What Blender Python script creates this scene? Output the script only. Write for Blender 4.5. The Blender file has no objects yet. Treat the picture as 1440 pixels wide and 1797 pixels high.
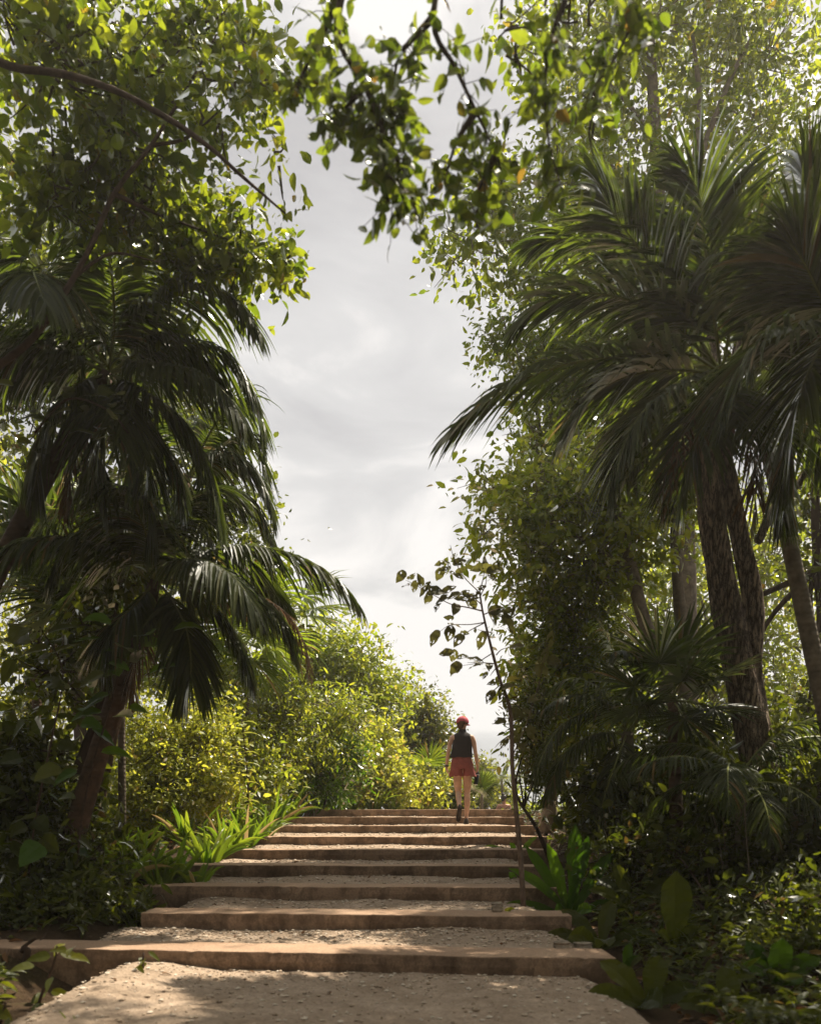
import bpy, math, random
import numpy as np
from mathutils import Vector

C = bpy.context.scene.collection
F, HX, HY, ZC = 1573.0, 720.0, 1455.0, 1.05      # focal length and eye level, in pixels of the photograph
PI = math.pi
rs = np.random.RandomState(7)
random.seed(7)

# ------------------------------------------------------------------ basics
def W(px, py, d):
    return np.array(((px-HX)/F*d, d, ZC+(HY-py)/F*d))

def nrm(a):
    a = np.asarray(a, float)
    l = np.linalg.norm(a, axis=-1, keepdims=True)
    return a/np.maximum(l, 1e-9)

class Geo:
    """collects triangles; build() links them as one mesh object"""
    def __init__(s): s.V=[]; s.T=[]; s.M=[]; s.n=0
    def add(s, V, T, m=0):
        V=np.asarray(V,float).reshape(-1,3); T=np.asarray(T,int).reshape(-1,3)
        s.V.append(V); s.T.append(T+s.n); s.M.append(np.full(len(T),m)); s.n+=len(V)
    def build(s, name, mats, parent=None, smooth=False, origin=None):
        V=np.concatenate(s.V); T=np.concatenate(s.T); M=np.concatenate(s.M)
        org=np.array(origin if origin is not None else (0,0,0),float)
        if parent is not None: org=np.array(parent.location)
        me=bpy.data.meshes.new(name)
        me.vertices.add(len(V)); me.vertices.foreach_set('co',(V-org).astype(np.float32).ravel())
        me.loops.add(T.size); me.loops.foreach_set('vertex_index',T.astype(np.int32).ravel())
        me.polygons.add(len(T)); me.polygons.foreach_set('loop_start',np.arange(0,T.size,3,dtype=np.int32))
        me.polygons.foreach_set('material_index',M.astype(np.int32))
        me.polygons.foreach_set('use_smooth',np.full(len(T),smooth))
        if not isinstance(mats,(list,tuple)): mats=[mats]
        for m in mats: me.materials.append(m)
        me.update(calc_edges=True); me.validate()
        o=bpy.data.objects.new(name,me); C.objects.link(o)
        if parent is not None: o.parent=parent
        else: o.location=org
        return o

def tag(o, label=None, cat=None, group=None, kind=None):
    if label: o['label']=label
    if cat: o['category']=cat
    if group: o['group']=group
    if kind: o['kind']=kind
    return o

def thing(name, label, cat, loc=(0,0,0), group=None):
    o=bpy.data.objects.new(name,None); C.objects.link(o); o.location=Vector([float(v) for v in loc])
    o.empty_display_size=.1
    return tag(o,label,cat,group)

def catmull(P, k=5):
    P=np.asarray(P,float)
    if len(P)<3:
        t=np.linspace(0,1,k+1)[:,None]; return P[0]*(1-t)+P[-1]*t
    Q=np.vstack([2*P[0]-P[1],P,2*P[-1]-P[-2]]); out=[]
    for i in range(1,len(Q)-2):
        for j in range(k):
            t=j/k
            out.append(.5*((2*Q[i])+(-Q[i-1]+Q[i+1])*t+(2*Q[i-1]-5*Q[i]+4*Q[i+1]-Q[i+2])*t*t+(-Q[i-1]+3*Q[i]-3*Q[i+1]+Q[i+2])*t**3))
    out.append(P[-1]); return np.array(out)

def tube(g, pts, radii, sides=8, k=5, m=0, rough=0.0, ridge=0.0, squash=None):
    P=catmull(pts,k); n=len(P)
    R=np.interp(np.linspace(0,1,n),np.linspace(0,1,len(radii)),radii)
    T=nrm(np.gradient(P,axis=0))
    ref=np.array((0,1.0,0)) if abs(T[0][1])<.8 else np.array((1.0,0,0))
    U=nrm(np.cross(T[0],ref)); V=[]; ang=np.arange(sides)/sides*2*PI
    ph=rs.rand(8)*6
    for i in range(n):
        U=nrm(U-T[i]*np.dot(U,T[i])); B=np.cross(T[i],U)
        r=R[i]*(1+rough*rs.randn(sides)*.35+rough*.8*np.sin(ang*2+ph[0]+i*.5)+ridge*np.sin(ang*7+ph[1]+.3*math.sin(i*.7))+ridge*.7*np.sin(ang*11+ph[2]-.4*math.sin(i*.45)))
        c,s_=np.cos(ang)[:,None],np.sin(ang)[:,None]
        V.append(P[i]+(c*U+s_*B)*r[:,None])
    V=np.concatenate(V); Tt=[]
    for i in range(n-1):
        a=i*sides+np.arange(sides); b=i*sides+(np.arange(sides)+1)%sides
        Tt.append(np.stack([a,b,b+sides],1)); Tt.append(np.stack([a,b+sides,a+sides],1))
    e=len(V); V=np.vstack([V,P[0],P[-1]])
    a=np.arange(sides); b=(a+1)%sides
    Tt.append(np.stack([b,a,np.full(sides,e)],1)); o=(n-1)*sides
    Tt.append(np.stack([a+o,b+o,np.full(sides,e+1)],1))
    g.add(V,np.concatenate(Tt),m)

def box(g, lo, hi, m=0):
    (x0,y0,z0),(x1,y1,z1)=lo,hi
    V=[(x0,y0,z0),(x1,y0,z0),(x1,y1,z0),(x0,y1,z0),(x0,y0,z1),(x1,y0,z1),(x1,y1,z1),(x0,y1,z1)]
    q=[(0,3,2,1),(4,5,6,7),(0,1,5,4),(1,2,6,5),(2,3,7,6),(3,0,4,7)]
    g.add(V,[t for a,b,c,d in q for t in ((a,b,c),(a,c,d))],m)

# value noise, vectorised
_perm=rs.rand(64,64)
def vnoise(x,y,s=1.0,o=0):
    x=np.asarray(x,float)*s+o*17.3+1000; y=np.asarray(y,float)*s+o*5.7+1000
    xi=np.floor(x).astype(int); yi=np.floor(y).astype(int); fx=x-xi; fy=y-yi
    fx=fx*fx*(3-2*fx); fy=fy*fy*(3-2*fy)
    p=lambda i,j:_perm[i%64,j%64]
    return (p(xi,yi)*(1-fx)+p(xi+1,yi)*fx)*(1-fy)+(p(xi,yi+1)*(1-fx)+p(xi+1,yi+1)*fx)*fy-.5

# ------------------------------------------------------------------ materials
def mat(name):
    m=bpy.data.materials.new(name); m.use_nodes=True; nt=m.node_tree; nt.nodes.clear()
    return m, nt, nt.nodes.new('ShaderNodeOutputMaterial')
def ramp(nt, fac, stops):
    r=nt.nodes.new('ShaderNodeValToRGB'); e=r.color_ramp.elements
    while len(e)<len(stops): e.new(.5)
    for i,(p,c) in enumerate(stops): e[i].position=p; e[i].color=(*c,1)
    nt.links.new(fac,r.inputs[0]); return r.outputs[0]
def noise(nt, scale, detail=4, rough=.6, vec=None, dist=0):
    n=nt.nodes.new('ShaderNodeTexNoise'); n.inputs['Scale'].default_value=scale
    n.inputs['Detail'].default_value=detail; n.inputs['Roughness'].default_value=rough; n.inputs['Distortion'].default_value=dist
    if vec is not None: nt.links.new(vec,n.inputs['Vector'])
    return n.outputs['Fac']
def objvec(nt, scale=(1,1,1)):
    tc=nt.nodes.new('ShaderNodeTexCoord'); mp=nt.nodes.new('ShaderNodeMapping'); mp.inputs['Scale'].default_value=scale
    nt.links.new(tc.outputs['Object'],mp.inputs['Vector']); return mp.outputs[0]
def mixc(nt, fac, a, b, mode='MIX'):
    n=nt.nodes.new('ShaderNodeMix'); n.data_type='RGBA'; n.blend_type=mode
    for s,v in ((n.inputs[0],fac),(n.inputs[6],a),(n.inputs[7],b)):
        if isinstance(v,bpy.types.NodeSocket): nt.links.new(v,s)
        elif isinstance(v,(int,float)): s.default_value=v
        else: s.default_value=(*v,1)
    return n.outputs[2]
def bump(nt, h, strength=.5, dist=.01):
    b=nt.nodes.new('ShaderNodeBump'); b.inputs['Strength'].default_value=strength; b.inputs['Distance'].default_value=dist
    nt.links.new(h,b.inputs['Height']); return b.outputs[0]
def princ(nt, out, col, rough=.7, nor=None, spec=.3, metal=0):
    p=nt.nodes.new('ShaderNodeBsdfPrincipled')
    if isinstance(col,bpy.types.NodeSocket): nt.links.new(col,p.inputs['Base Color'])
    else: p.inputs['Base Color'].default_value=(*col,1)
    p.inputs['Roughness'].default_value=rough; p.inputs['Specular IOR Level'].default_value=spec; p.inputs['Metallic'].default_value=metal
    if nor is not None: nt.links.new(nor,p.inputs['Normal'])
    nt.links.new(p.outputs[0],out.inputs[0]); return p

def leaf_mat(name, a, b, ta, tb, tr=.5, rough=.42, accent=None, acc=.985, gloss=1.38):
    """leaf: diffuse + translucent + a waxy sheen, each leaf its own tint"""
    m,nt,out=mat(name); L=nt.links
    g=nt.nodes.new('ShaderNodeNewGeometry'); rnd=g.outputs['Random Per Island']
    st=[(0,a),(.9,b)]; stt=[(0,ta),(.9,tb)]
    if accent: st+= [(acc-.004,b),(acc,accent)]; stt+=[(acc-.004,tb),(acc,tuple(min(1,v*1.6) for v in accent))]
    cd=ramp(nt,rnd,st); ct=ramp(nt,rnd,stt)
    d=nt.nodes.new('ShaderNodeBsdfDiffuse'); t=nt.nodes.new('ShaderNodeBsdfTranslucent'); gl=nt.nodes.new('ShaderNodeBsdfGlossy')
    gl.inputs['Roughness'].default_value=rough; gl.inputs['Color'].default_value=(.95,.97,1,1)
    L.new(cd,d.inputs[0]); L.new(ct,t.inputs[0])
    mx=nt.nodes.new('ShaderNodeMixShader'); mx.inputs[0].default_value=tr; L.new(d.outputs[0],mx.inputs[1]); L.new(t.outputs[0],mx.inputs[2])
    fr=nt.nodes.new('ShaderNodeFresnel'); fr.inputs[0].default_value=gloss
    fm=nt.nodes.new('ShaderNodeMath'); fm.operation='MULTIPLY'; fm.inputs[1].default_value=.55; L.new(fr.outputs[0],fm.inputs[0])
    m2=nt.nodes.new('ShaderNodeMixShader'); L.new(fm.outputs[0],m2.inputs[0]); L.new(mx.outputs[0],m2.inputs[1]); L.new(gl.outputs[0],m2.inputs[2])
    L.new(m2.outputs[0],out.inputs[0]); return m

M={}
M['leaf']=leaf_mat('leaf_green',(.050,.078,.009),(.098,.125,.014),(.21,.31,.012),(.55,.60,.03),.5,.45,(.34,.24,.02),gloss=1.16)
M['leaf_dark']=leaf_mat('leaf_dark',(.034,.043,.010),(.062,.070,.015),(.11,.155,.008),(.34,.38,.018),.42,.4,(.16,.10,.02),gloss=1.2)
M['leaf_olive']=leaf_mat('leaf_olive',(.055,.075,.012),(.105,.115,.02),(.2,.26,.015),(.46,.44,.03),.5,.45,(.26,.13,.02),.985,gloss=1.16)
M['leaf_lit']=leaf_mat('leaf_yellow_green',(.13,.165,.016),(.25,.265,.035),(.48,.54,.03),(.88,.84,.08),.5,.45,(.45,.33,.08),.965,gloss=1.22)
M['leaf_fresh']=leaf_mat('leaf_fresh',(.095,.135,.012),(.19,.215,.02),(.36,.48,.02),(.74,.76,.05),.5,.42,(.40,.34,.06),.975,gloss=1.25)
M['bark_stem']=None
M['leaf_big']=leaf_mat('leaf_broad',(.035,.075,.008),(.055,.11,.010),(.13,.30,.01),(.28,.48,.015),.45,.36,gloss=1.22)
M['leaf_over']=leaf_mat('leaf_overhang',(.040,.062,.010),(.075,.095,.014),(.16,.25,.012),(.42,.50,.03),.5,.45,(.26,.16,.02),.985,gloss=1.16)
M['leaf_brownish']=leaf_mat('leaf_dull',(.07,.07,.033),(.11,.10,.045),(.15,.14,.03),(.26,.25,.05),.35,.5,gloss=1.15)
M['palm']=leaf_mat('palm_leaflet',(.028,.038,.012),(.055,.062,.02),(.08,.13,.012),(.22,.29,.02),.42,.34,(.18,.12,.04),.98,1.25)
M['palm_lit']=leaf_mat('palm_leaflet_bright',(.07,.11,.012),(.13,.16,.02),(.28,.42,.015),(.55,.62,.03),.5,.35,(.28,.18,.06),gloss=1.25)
M['strap']=leaf_mat('strap_leaf',(.05,.09,.012),(.09,.13,.02),(.2,.36,.015),(.42,.52,.03),.42,.3,(.34,.24,.10),.93,1.3)
M['dry']=leaf_mat('dry_leaf',(.13,.065,.03),(.24,.14,.07),(.14,.06,.02),(.24,.12,.05),.25,.7,gloss=1.1)

def bark(name, a, b, sc=(14,14,2.2), st=.8, dist=.02):
    m,nt,out=mat(name); v=objvec(nt,sc); n=noise(nt,1.3,6,.65,v,.4); n2=noise(nt,9,4,.6)
    col=ramp(nt,n,[(.3,a),(.68,b)]); col=mixc(nt,.25,col,ramp(nt,n2,[(.35,(.02,.015,.01)),(.7,(.3,.27,.22))]),'OVERLAY')
    princ(nt,out,col,.85,bump(nt,n,st,dist),.15); return m
m,nt,out=mat('bark_fissured'); v=objvec(nt,(20,20,4.2)); nd=noise(nt,.8,5,.7,v); vo=nt.nodes.new('ShaderNodeTexVoronoi'); vo.feature='DISTANCE_TO_EDGE'; vo.inputs['Scale'].default_value=1.0
vm=nt.nodes.new('ShaderNodeVectorMath'); vm.operation='ADD'; nt.links.new(v,vm.inputs[0]); nt.links.new(ramp(nt,nd,[(.3,(0,0,0)),(.7,(1.6,1.6,1.6))]),vm.inputs[1]); nt.links.new(vm.outputs[0],vo.inputs['Vector'])
cr=ramp(nt,vo.outputs['Distance'],[(.0,(0,0,0)),(.22,(1,1,1))]); n2=noise(nt,26,5,.7); n3=noise(nt,3,4,.6)
col=mixc(nt,cr,(.035,.022,.016),ramp(nt,n2,[(.3,(.24,.18,.135)),(.7,(.52,.42,.33))])); col=mixc(nt,.35,col,ramp(nt,n3,[(.4,(.3,.26,.2)),(.65,(.75,.72,.7))]),'OVERLAY')
hh=mixc(nt,.3,cr,n2); princ(nt,out,col,.9,bump(nt,hh,1.0,.035),.1); M['bark']=m
M['bark_dark']=bark('bark_dark',(.03,.02,.015),(.10,.065,.045),(8,8,3))
M['bark_stem']=bark('bark_stem',(.11,.075,.055),(.26,.19,.145),(20,20,12),.4,.005)
M['bark_pale']=bark('bark_pale',(.10,.075,.055),(.36,.30,.24),(6,6,5),.5)
M['bark_red']=bark('bark_reddish',(.035,.022,.016),(.12,.08,.06),(20,20,20),.4,.005)
def palm_bark(name,a,b):
    m,nt,out=mat(name); v=objvec(nt,(1,1,1)); w=nt.nodes.new('ShaderNodeTexWave'); w.bands_direction='Z'; w.inputs['Scale'].default_value=6
    w.inputs['Distortion'].default_value=2.5; w.inputs['Detail'].default_value=3; nt.links.new(v,w.inputs[0])
    n=noise(nt,11,5,.6,v); f=mixc(nt,.6,w.outputs['Fac'],n)
    princ(nt,out,ramp(nt,n,[(.3,a),(.7,b)]),.8,bump(nt,f,.6,.015),.2); return m
M['palm_bark']=palm_bark('palm_bark',(.10,.085,.06),(.24,.20,.15))
M['palm_bark_dark']=palm_bark('palm_bark_dark',(.05,.032,.022),(.14,.085,.055))
m,nt,out=mat('rachis'); princ(nt,out,(.20,.22,.06),.5); M['rachis']=m

# worn cast-stone of the steps
m,nt,out=mat('step_stone'); v=objvec(nt); n=noise(nt,1.6,6,.65,v); n2=noise(nt,60,5,.75,v); n3=noise(nt,3.2,9,.78,objvec(nt,(1.6,1.6,1)),.3)
base=ramp(nt,n,[(.3,(.33,.235,.17)),(.7,(.46,.345,.26))])
base=mixc(nt,.45,base,ramp(nt,n2,[(.35,(.18,.14,.10)),(.65,(.75,.62,.5))]),'OVERLAY')
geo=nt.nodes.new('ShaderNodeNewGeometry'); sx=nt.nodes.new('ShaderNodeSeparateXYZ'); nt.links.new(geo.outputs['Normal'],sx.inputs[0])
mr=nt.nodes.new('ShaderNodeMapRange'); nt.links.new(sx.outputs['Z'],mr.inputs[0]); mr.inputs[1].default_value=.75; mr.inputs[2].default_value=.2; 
mr2=nt.nodes.new('ShaderNodeMapRange'); nt.links.new(sx.outputs['Z'],mr2.inputs[0]); mr2.inputs[1].default_value=.8; mr2.inputs[2].default_value=.3  # upright faces darkened: riser shade put into the colour, along with grime
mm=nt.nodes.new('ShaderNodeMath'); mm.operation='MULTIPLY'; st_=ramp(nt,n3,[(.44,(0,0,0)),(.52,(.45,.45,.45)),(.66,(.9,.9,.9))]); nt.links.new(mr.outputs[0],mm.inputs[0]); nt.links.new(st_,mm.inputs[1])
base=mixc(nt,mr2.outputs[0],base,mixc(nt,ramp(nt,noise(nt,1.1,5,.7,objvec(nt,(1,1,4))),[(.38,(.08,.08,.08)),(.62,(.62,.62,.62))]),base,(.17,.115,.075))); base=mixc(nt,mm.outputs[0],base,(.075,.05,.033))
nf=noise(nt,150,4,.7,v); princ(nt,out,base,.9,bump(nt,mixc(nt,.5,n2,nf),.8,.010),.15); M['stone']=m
# crushed limestone
m,nt,out=mat('gravel_path'); v=objvec(nt); vo=nt.nodes.new('ShaderNodeTexVoronoi'); vo.inputs['Scale'].default_value=42; nt.links.new(v,vo.inputs[0])
n=noise(nt,3,6,.6,v); n2=noise(nt,110,3,.6,v)
base=ramp(nt,n,[(.3,(.26,.20,.148)),(.72,(.41,.33,.26))]); base=mixc(nt,.35,base,ramp(nt,vo.outputs['Color'],[(0,(.25,.2,.16)),(1,(.85,.78,.7))]),'OVERLAY')
h=mixc(nt,.5,vo.outputs['Distance'],n2)
princ(nt,out,base,.95,bump(nt,h,.9,.012),.15); M['gravel']=m
m,nt,out=mat('pebble'); g=nt.nodes.new('ShaderNodeNewGeometry')
princ(nt,out,ramp(nt,g.outputs['Random Per Island'],[(0,(.30,.22,.15)),(.6,(.52,.42,.32)),(1,(.70,.62,.52))]),.9); M['pebble']=m
m,nt,out=mat('soil'); v=objvec(nt); n=noise(nt,2.2,7,.65,v); n2=noise(nt,30,4,.7,v)
base=ramp(nt,n,[(.3,(.03,.021,.013)),(.55,(.065,.044,.027)),(.75,(.04,.042,.015))]); base=mixc(nt,.4,base,ramp(nt,n2,[(.3,(.1,.1,.1)),(.7,(.8,.7,.6))]),'OVERLAY')
princ(nt,out,base,.95,bump(nt,n2,.9,.03),.1); M['soil']=m
m,nt,out=mat('rock'); v=objvec(nt); n=noise(nt,6,6,.7,v)
princ(nt,out,ramp(nt,n,[(.3,(.12,.095,.07)),(.7,(.42,.35,.27))]),.9,bump(nt,n,.8,.02),.2); M['rock']=m

# ------------------------------------------------------------------ leaves
def leaves(g, P, A, N, L, Wd, kind='hex', m=0, droop=.15, fold=.18):
    P=np.asarray(P); n=len(P); A=nrm(A); S=nrm(np.cross(A,N)); N=np.cross(S,A)
    L=np.broadcast_to(np.asarray(L,float),(n,))[:,None]; Wd=np.broadcast_to(np.asarray(Wd,float),(n,))[:,None]
    def pt(u,s,dn=0): return P+A*L*u+S*Wd*s+N*(fold*Wd*abs(s)*2*.5-droop*L*u*u)
    if kind=='diamond':
        st=[pt(0,0),pt(.42,-.5),pt(1,0),pt(.42,.5)]; T=[(0,2,1),(0,3,2)]
    elif kind=='hex':
        st=[pt(0,0),pt(.28,-.46),pt(.68,-.40),pt(1,0),pt(.68,.40),pt(.28,.46)]; T=[(0,5,1),(1,5,4),(1,4,2),(2,4,3)]
    else:
        st=[pt(0,0),pt(.15,-.32),pt(.4,-.5),pt(.72,-.36),pt(1,0),pt(.72,.36),pt(.4,.5),pt(.15,.32),pt(.4,0),pt(.72,0)]
        T=[(0,8,1),(1,8,2),(2,8,9),(2,9,3),(3,9,4),(0,7,8),(7,6,8),(6,9,8),(6,5,9),(5,4,9)]
    k=len(st); V=np.stack(st,1).reshape(-1,3)
    T=(np.array(T)[None]+(np.arange(n)*k)[:,None,None]).reshape(-1,3)
    g.add(V,T,m)

def blob(px,py,d,rx,ry,rd=None):
    c=W(px,py,d); rx=rx*d/F; ry=ry*d/F
    return (c,np.array((rx,rd if rd else (rx+ry)*.55,ry)))

def crown(g, blobs, ncl, nl, L, spread=.28, kind='hex', m=0, wr=.5, up=.6, shell=.45, twigs=True, tm=1, droop=.3, drape=0.25):
    w=np.array([ (r[0]*r[1]*r[2])**.62 for c,r in blobs]); w/=w.sum()
    idx=rs.choice(len(blobs),ncl,p=w)
    c=np.array([blobs[i][0] for i in idx]); r=np.array([blobs[i][1] for i in idx])
    d=nrm(rs.randn(ncl,3)); u=rs.rand(ncl,1)**shell
    # lobed outline: clusters gather in sub-lobes
    lob=1+.22*np.sin(d[:,0:1]*5+idx[:,None])*np.cos(d[:,2:3]*6+2*idx[:,None])+.12*rs.randn(ncl,1)
    CC=c+d*r*u*lob
    D=nrm(d*.8+rs.randn(ncl,3)*.5+np.array((0,0,.15)))
    P=np.repeat(CC,nl,0); DD=np.repeat(D,nl,0); n=len(P)
    t=rs.rand(n,1)
    P=P+DD*(t-.3)*spread*1.6+rs.randn(n,3)*spread*.36*np.array((1,1,.8))
    A=nrm(DD*.6+rs.randn(n,3)*.75+np.array((0,0,-drape)))
    N=nrm(rs.randn(n,3)*.75+np.array((0,0,up)))
    LL=L*(.45+.95*rs.rand(n)**1.3)*np.repeat(.75+.55*rs.rand(ncl),nl)
    leaves(g,P,A,N,LL,LL*wr*(.85+.3*rs.rand(n)),kind,m,droop)
    if twigs:
        k=min(ncl,260); sel=rs.choice(ncl,k,replace=False)
        for i in sel:
            b0=CC[i]+(c[i]-CC[i])*.55+rs.randn(3)*.1*r[i]; e=CC[i]+D[i]*spread*.7
            tube(g,[b0,(b0+e)/2+rs.randn(3)*spread*.18,e],[.010*L/.09,.003],4,2,tm)
    return CC

def tree(name, label, cat, base, limbs, blobs, ncl, nl, L, mats=('leaf','bark'), group=None, **kw):
    """base = ground point; limbs = list of (points, radii)"""
    root=thing(name,label,cat,base,group)
    g=Geo()
    for i,(pts,rad) in enumerate(limbs): tube(g,pts,rad,kw.get('sides',12) if i==0 else 8,7,0,.05,kw.get('ridge',.0))
    g.build('trunk' if cat!='shrub' else 'stem',M[mats[1]],root,True)
    g=Geo(); k={a:b for a,b in kw.items() if a not in('sides','ridge')}
    crown(g,blobs,ncl,nl,L,**k)
    g.build('crown' if cat!='shrub' else 'foliage',[M[mats[0]],M[mats[1]]],root)
    return root

# ------------------------------------------------------------------ palms
def frond_geo(g, pts, nl=46, ll=.6, lw=.035, droop=.9, a0=70, a1=22, vup=.25, m=0, rm=1, r0=.014, start=.16, hang=0, jit=.07):
    P=catmull(pts,8); n=len(P); T=nrm(np.gradient(P,axis=0))
    seg=np.r_[0,np.cumsum(np.linalg.norm(np.diff(P,axis=0),axis=1))]; seg/=seg[-1]
    tube(g,P,[r0,r0*.8,r0*.5,r0*.15],5,1,rm)
    ts=np.linspace(start,1,nl); ts=np.repeat(ts,2)+rs.randn(nl*2)*.004; ts=np.clip(ts,0,1)
    side=np.tile([1,-1],nl)[:,None].astype(float)
    B=np.stack([np.interp(ts,seg,P[:,i]) for i in range(3)],1); TT=nrm(np.stack([np.interp(ts,seg,T[:,i]) for i in range(3)],1))
    S=nrm(np.cross(TT,np.array((0,0,1.0)))+1e-4); Nn=np.cross(S,TT)
    a=np.radians(a0+(a1-a0)*ts**1.3+rs.randn(nl*2)*5)[:,None]
    D=nrm(np.cos(a)*TT+np.sin(a)*(side*S*math.cos(vup)+Nn*math.sin(vup))+rs.randn(nl*2,3)*jit)
    s=(ts-start)/(1-start)
    LL=ll*(.45+.55*np.sin(PI*np.clip(s*.92+.14,0,1))**.8)*(.88+.24*rs.rand(nl*2))
    LL[s>.93]*=.8
    K=6; dr=(droop*(.7+.6*rs.rand(nl*2)))[:,None]; pos=B.copy(); rows=[]
    wprof=[.35,.9,1,.85,.5,.04]
    Wn=nrm(np.cross(D,Nn))
    for k in range(K):
        u=k/(K-1); d=nrm(D+np.array((0,0,-1.0))*dr*(u**1.2)*1.3)
        if k: pos=pos+d*(LL[:,None]/(K-1))
        w=lw*wprof[k]/2; up=nrm(np.cross(Wn,d)); 
        rows.append(np.stack([pos-Wn*w+up*w*.5,pos,pos+Wn*w+up*w*.5],1))
    V=np.stack(rows,1).reshape(-1,3); nn=len(ts); T1=[]
    for k in range(K-1):
        b=k*3
        for j in (0,1): T1+=[(b+j,b+j+1,b+j+4),(b+j,b+j+4,b+j+3)]
    Ti=(np.array(T1)[None]+(np.arange(nn)*K*3)[:,None,None]).reshape(-1,3)
    g.add(V,Ti,m)

def arc(base, az, el, length, droop, n=6, bend=0):
    p=np.array(base,float); out=[p.copy()]; e=el; a=az
    for i in range(n):
        d=np.array((math.cos(e)*math.sin(a),math.cos(e)*math.cos(a),math.sin(e))); p=p+d*length/n; out.append(p.copy()); e-=droop/n; a+=bend/n
    return out

def palm(name,label,base,crown_c,trunk_pts,radii,custom,generic=8,length=2.2,group=None,mats=('palm','palm_bark'),el=(.2,1.1),azr=(0,2*PI),dro=1.7,**kw):
    root=thing(name,label,'palm tree',base,group)
    g=Geo(); tube(g,trunk_pts,radii,12,8,0,.03); g.build('trunk',M[mats[1]],root,True)
    for c in custom:
        g=Geo(); frond_geo(g,c,**kw); g.build('frond',[M[mats[0]],M['rachis']],root)
    for i in range(generic):
        az=azr[0]+(azr[1]-azr[0])*(i+.3+.4*random.random())/generic; e=el[0]+(el[1]-el[0])*random.random()
        g=Geo(); frond_geo(g,arc(np.array(crown_c)+rs.randn(3)*.04,az,e,length*(.85+.3*random.random()),dro*(.8+.4*random.random()),bend=.3*rs.randn()),**kw)
        g.build('frond',[M[mats[0]],M['rachis']],root)
    return root

def fan_geo(g, hub, axis, normal, R, n=34, spread=PI*1.5, split=.45, droop=.5, m=0, w=.055):
    A=nrm(axis); S=nrm(np.cross(A,normal)); N=np.cross(S,A); hub=np.array(hub,float)
    for i in range(n):
        t=-spread/2+spread*i/(n-1)+.02*rs.randn(); D=nrm(A*math.cos(t)+S*math.sin(t)+N*.10*((i%2)-.5)); Wn=nrm(np.cross(D,N))
        r=R*(.82+.18*math.cos(t*.5))*(.93+.14*rs.rand()); pos=hub.copy(); rows=[]; K=6
        da=spread/n
        for k in range(K):
            u=k/(K-1); d=nrm(D+np.array((0,0,-1.))*droop*max(0,u-.35)**1.3*(1+.4*rs.rand()))
            if k: pos=pos+d*r/(K-1)
            ww=min(R*u*da*.54+.002,w*R/.7*.5)*(1 if u<.6 else (1.02-u)/.42)
            rows+= [pos-Wn*ww,pos-N*ww*.35,pos+Wn*ww]
        T=[]
        for k in range(K-1):
            b=k*3
            for j in (0,1): T+=[(b+j,b+j+1,b+j+4),(b+j,b+j+4,b+j+3)]
        g.add(rows,T,m)

def fan_palm(name,label,base,crown_c,trunk_pts,radii,leaves_,group=None,mats=('palm','palm_bark'),droop=.5,split=None):
    """leaves_: (direction of the stalk, stalk length, R)"""
    root=thing(name,label,'palm tree',base,group)
    if trunk_pts: g=Geo(); tube(g,trunk_pts,radii,10,6,0,.05); g.build('trunk',M[mats[1]],root,True)
    for d,sl,R in leaves_:
        d=nrm(np.array(d,float)); hub=np.array(crown_c)+d*sl+np.array((0,0,-.12*sl)); side=np.cross(d,(0,0,1.0))
        if np.linalg.norm(side)<.2: side=np.array((1.0,0,0))
        N=nrm(np.cross(nrm(side),d)+rs.randn(3)*.25)
        g=Geo(); fan_geo(g,hub,d,N,R,droop=droop); tube(g,[crown_c,(np.array(crown_c)+hub)/2+(0,0,.04*sl),hub],[.012,.008],4,3,1)
        g.build('leaf',[M[mats[0]],M['rachis']],root)
    return root

# ------------------------------------------------------------------ broad blades
def blade(g, base, dirv, L, Wd, droop=.8, m=0, ns=9, fold=.25, wave=.05, tip=.6, nrm_hint=(0,0,1), prof=None):
    d0=nrm(np.array(dirv,float)); S=np.cross(d0,nrm_hint)
    S=nrm(S if np.linalg.norm(S)>.15 else np.array((math.cos(rs.rand()*6),math.sin(rs.rand()*6),0.)))
    pos=np.array(base,float); rows=[]; ph=rs.rand()*6; nx=5
    for k in range(ns):
        u=k/(ns-1); d=nrm(d0+np.array((0,0,-1.))*droop*u**1.6)
        if k: pos=pos+d*L/(ns-1)
        if prof: w=Wd/2*np.interp(u,*prof)
        else: w=Wd/2*(math.sin(PI*min(1,u*.93+.07)**tip))**.75+.001
        up=nrm(np.cross(S,d))
        for j in range(nx):
            s=(j-(nx-1)/2)/((nx-1)/2)
            rows.append(pos+S*w*s+up*(fold*w*abs(s)**1.3+wave*Wd*math.sin(u*19+ph+s*2)*abs(s)))
    T=[]
    for k in range(ns-1):
        for j in range(nx-1):
            a=k*nx+j; T+=[(a,a+1,a+nx+1),(a,a+nx+1,a+nx)]
    g.add(rows,T,m)

def straps(g, base, n, L, Wd, lean=.5, droop=.6, m=0, lat=.08, facing=None):
    for i in range(n):
        az=rs.rand()*2*PI; e=.25+lean*rs.rand()
        d=(math.sin(e)*math.cos(az),math.sin(e)*math.sin(az),math.cos(e))
        b=np.array(base)+np.array((math.cos(az),math.sin(az),0))*lat*rs.rand()
        hint=(math.cos(az)*.3+.2*rs.randn(),-1+.4*rs.randn(),.5)
        blade(g,b,d,L*(.6+.6*rs.rand()),Wd*(.7+.5*rs.rand()),droop*(.4+rs.rand()),m,8,.35,.02,.55,hint)

exec_order=[]
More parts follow.
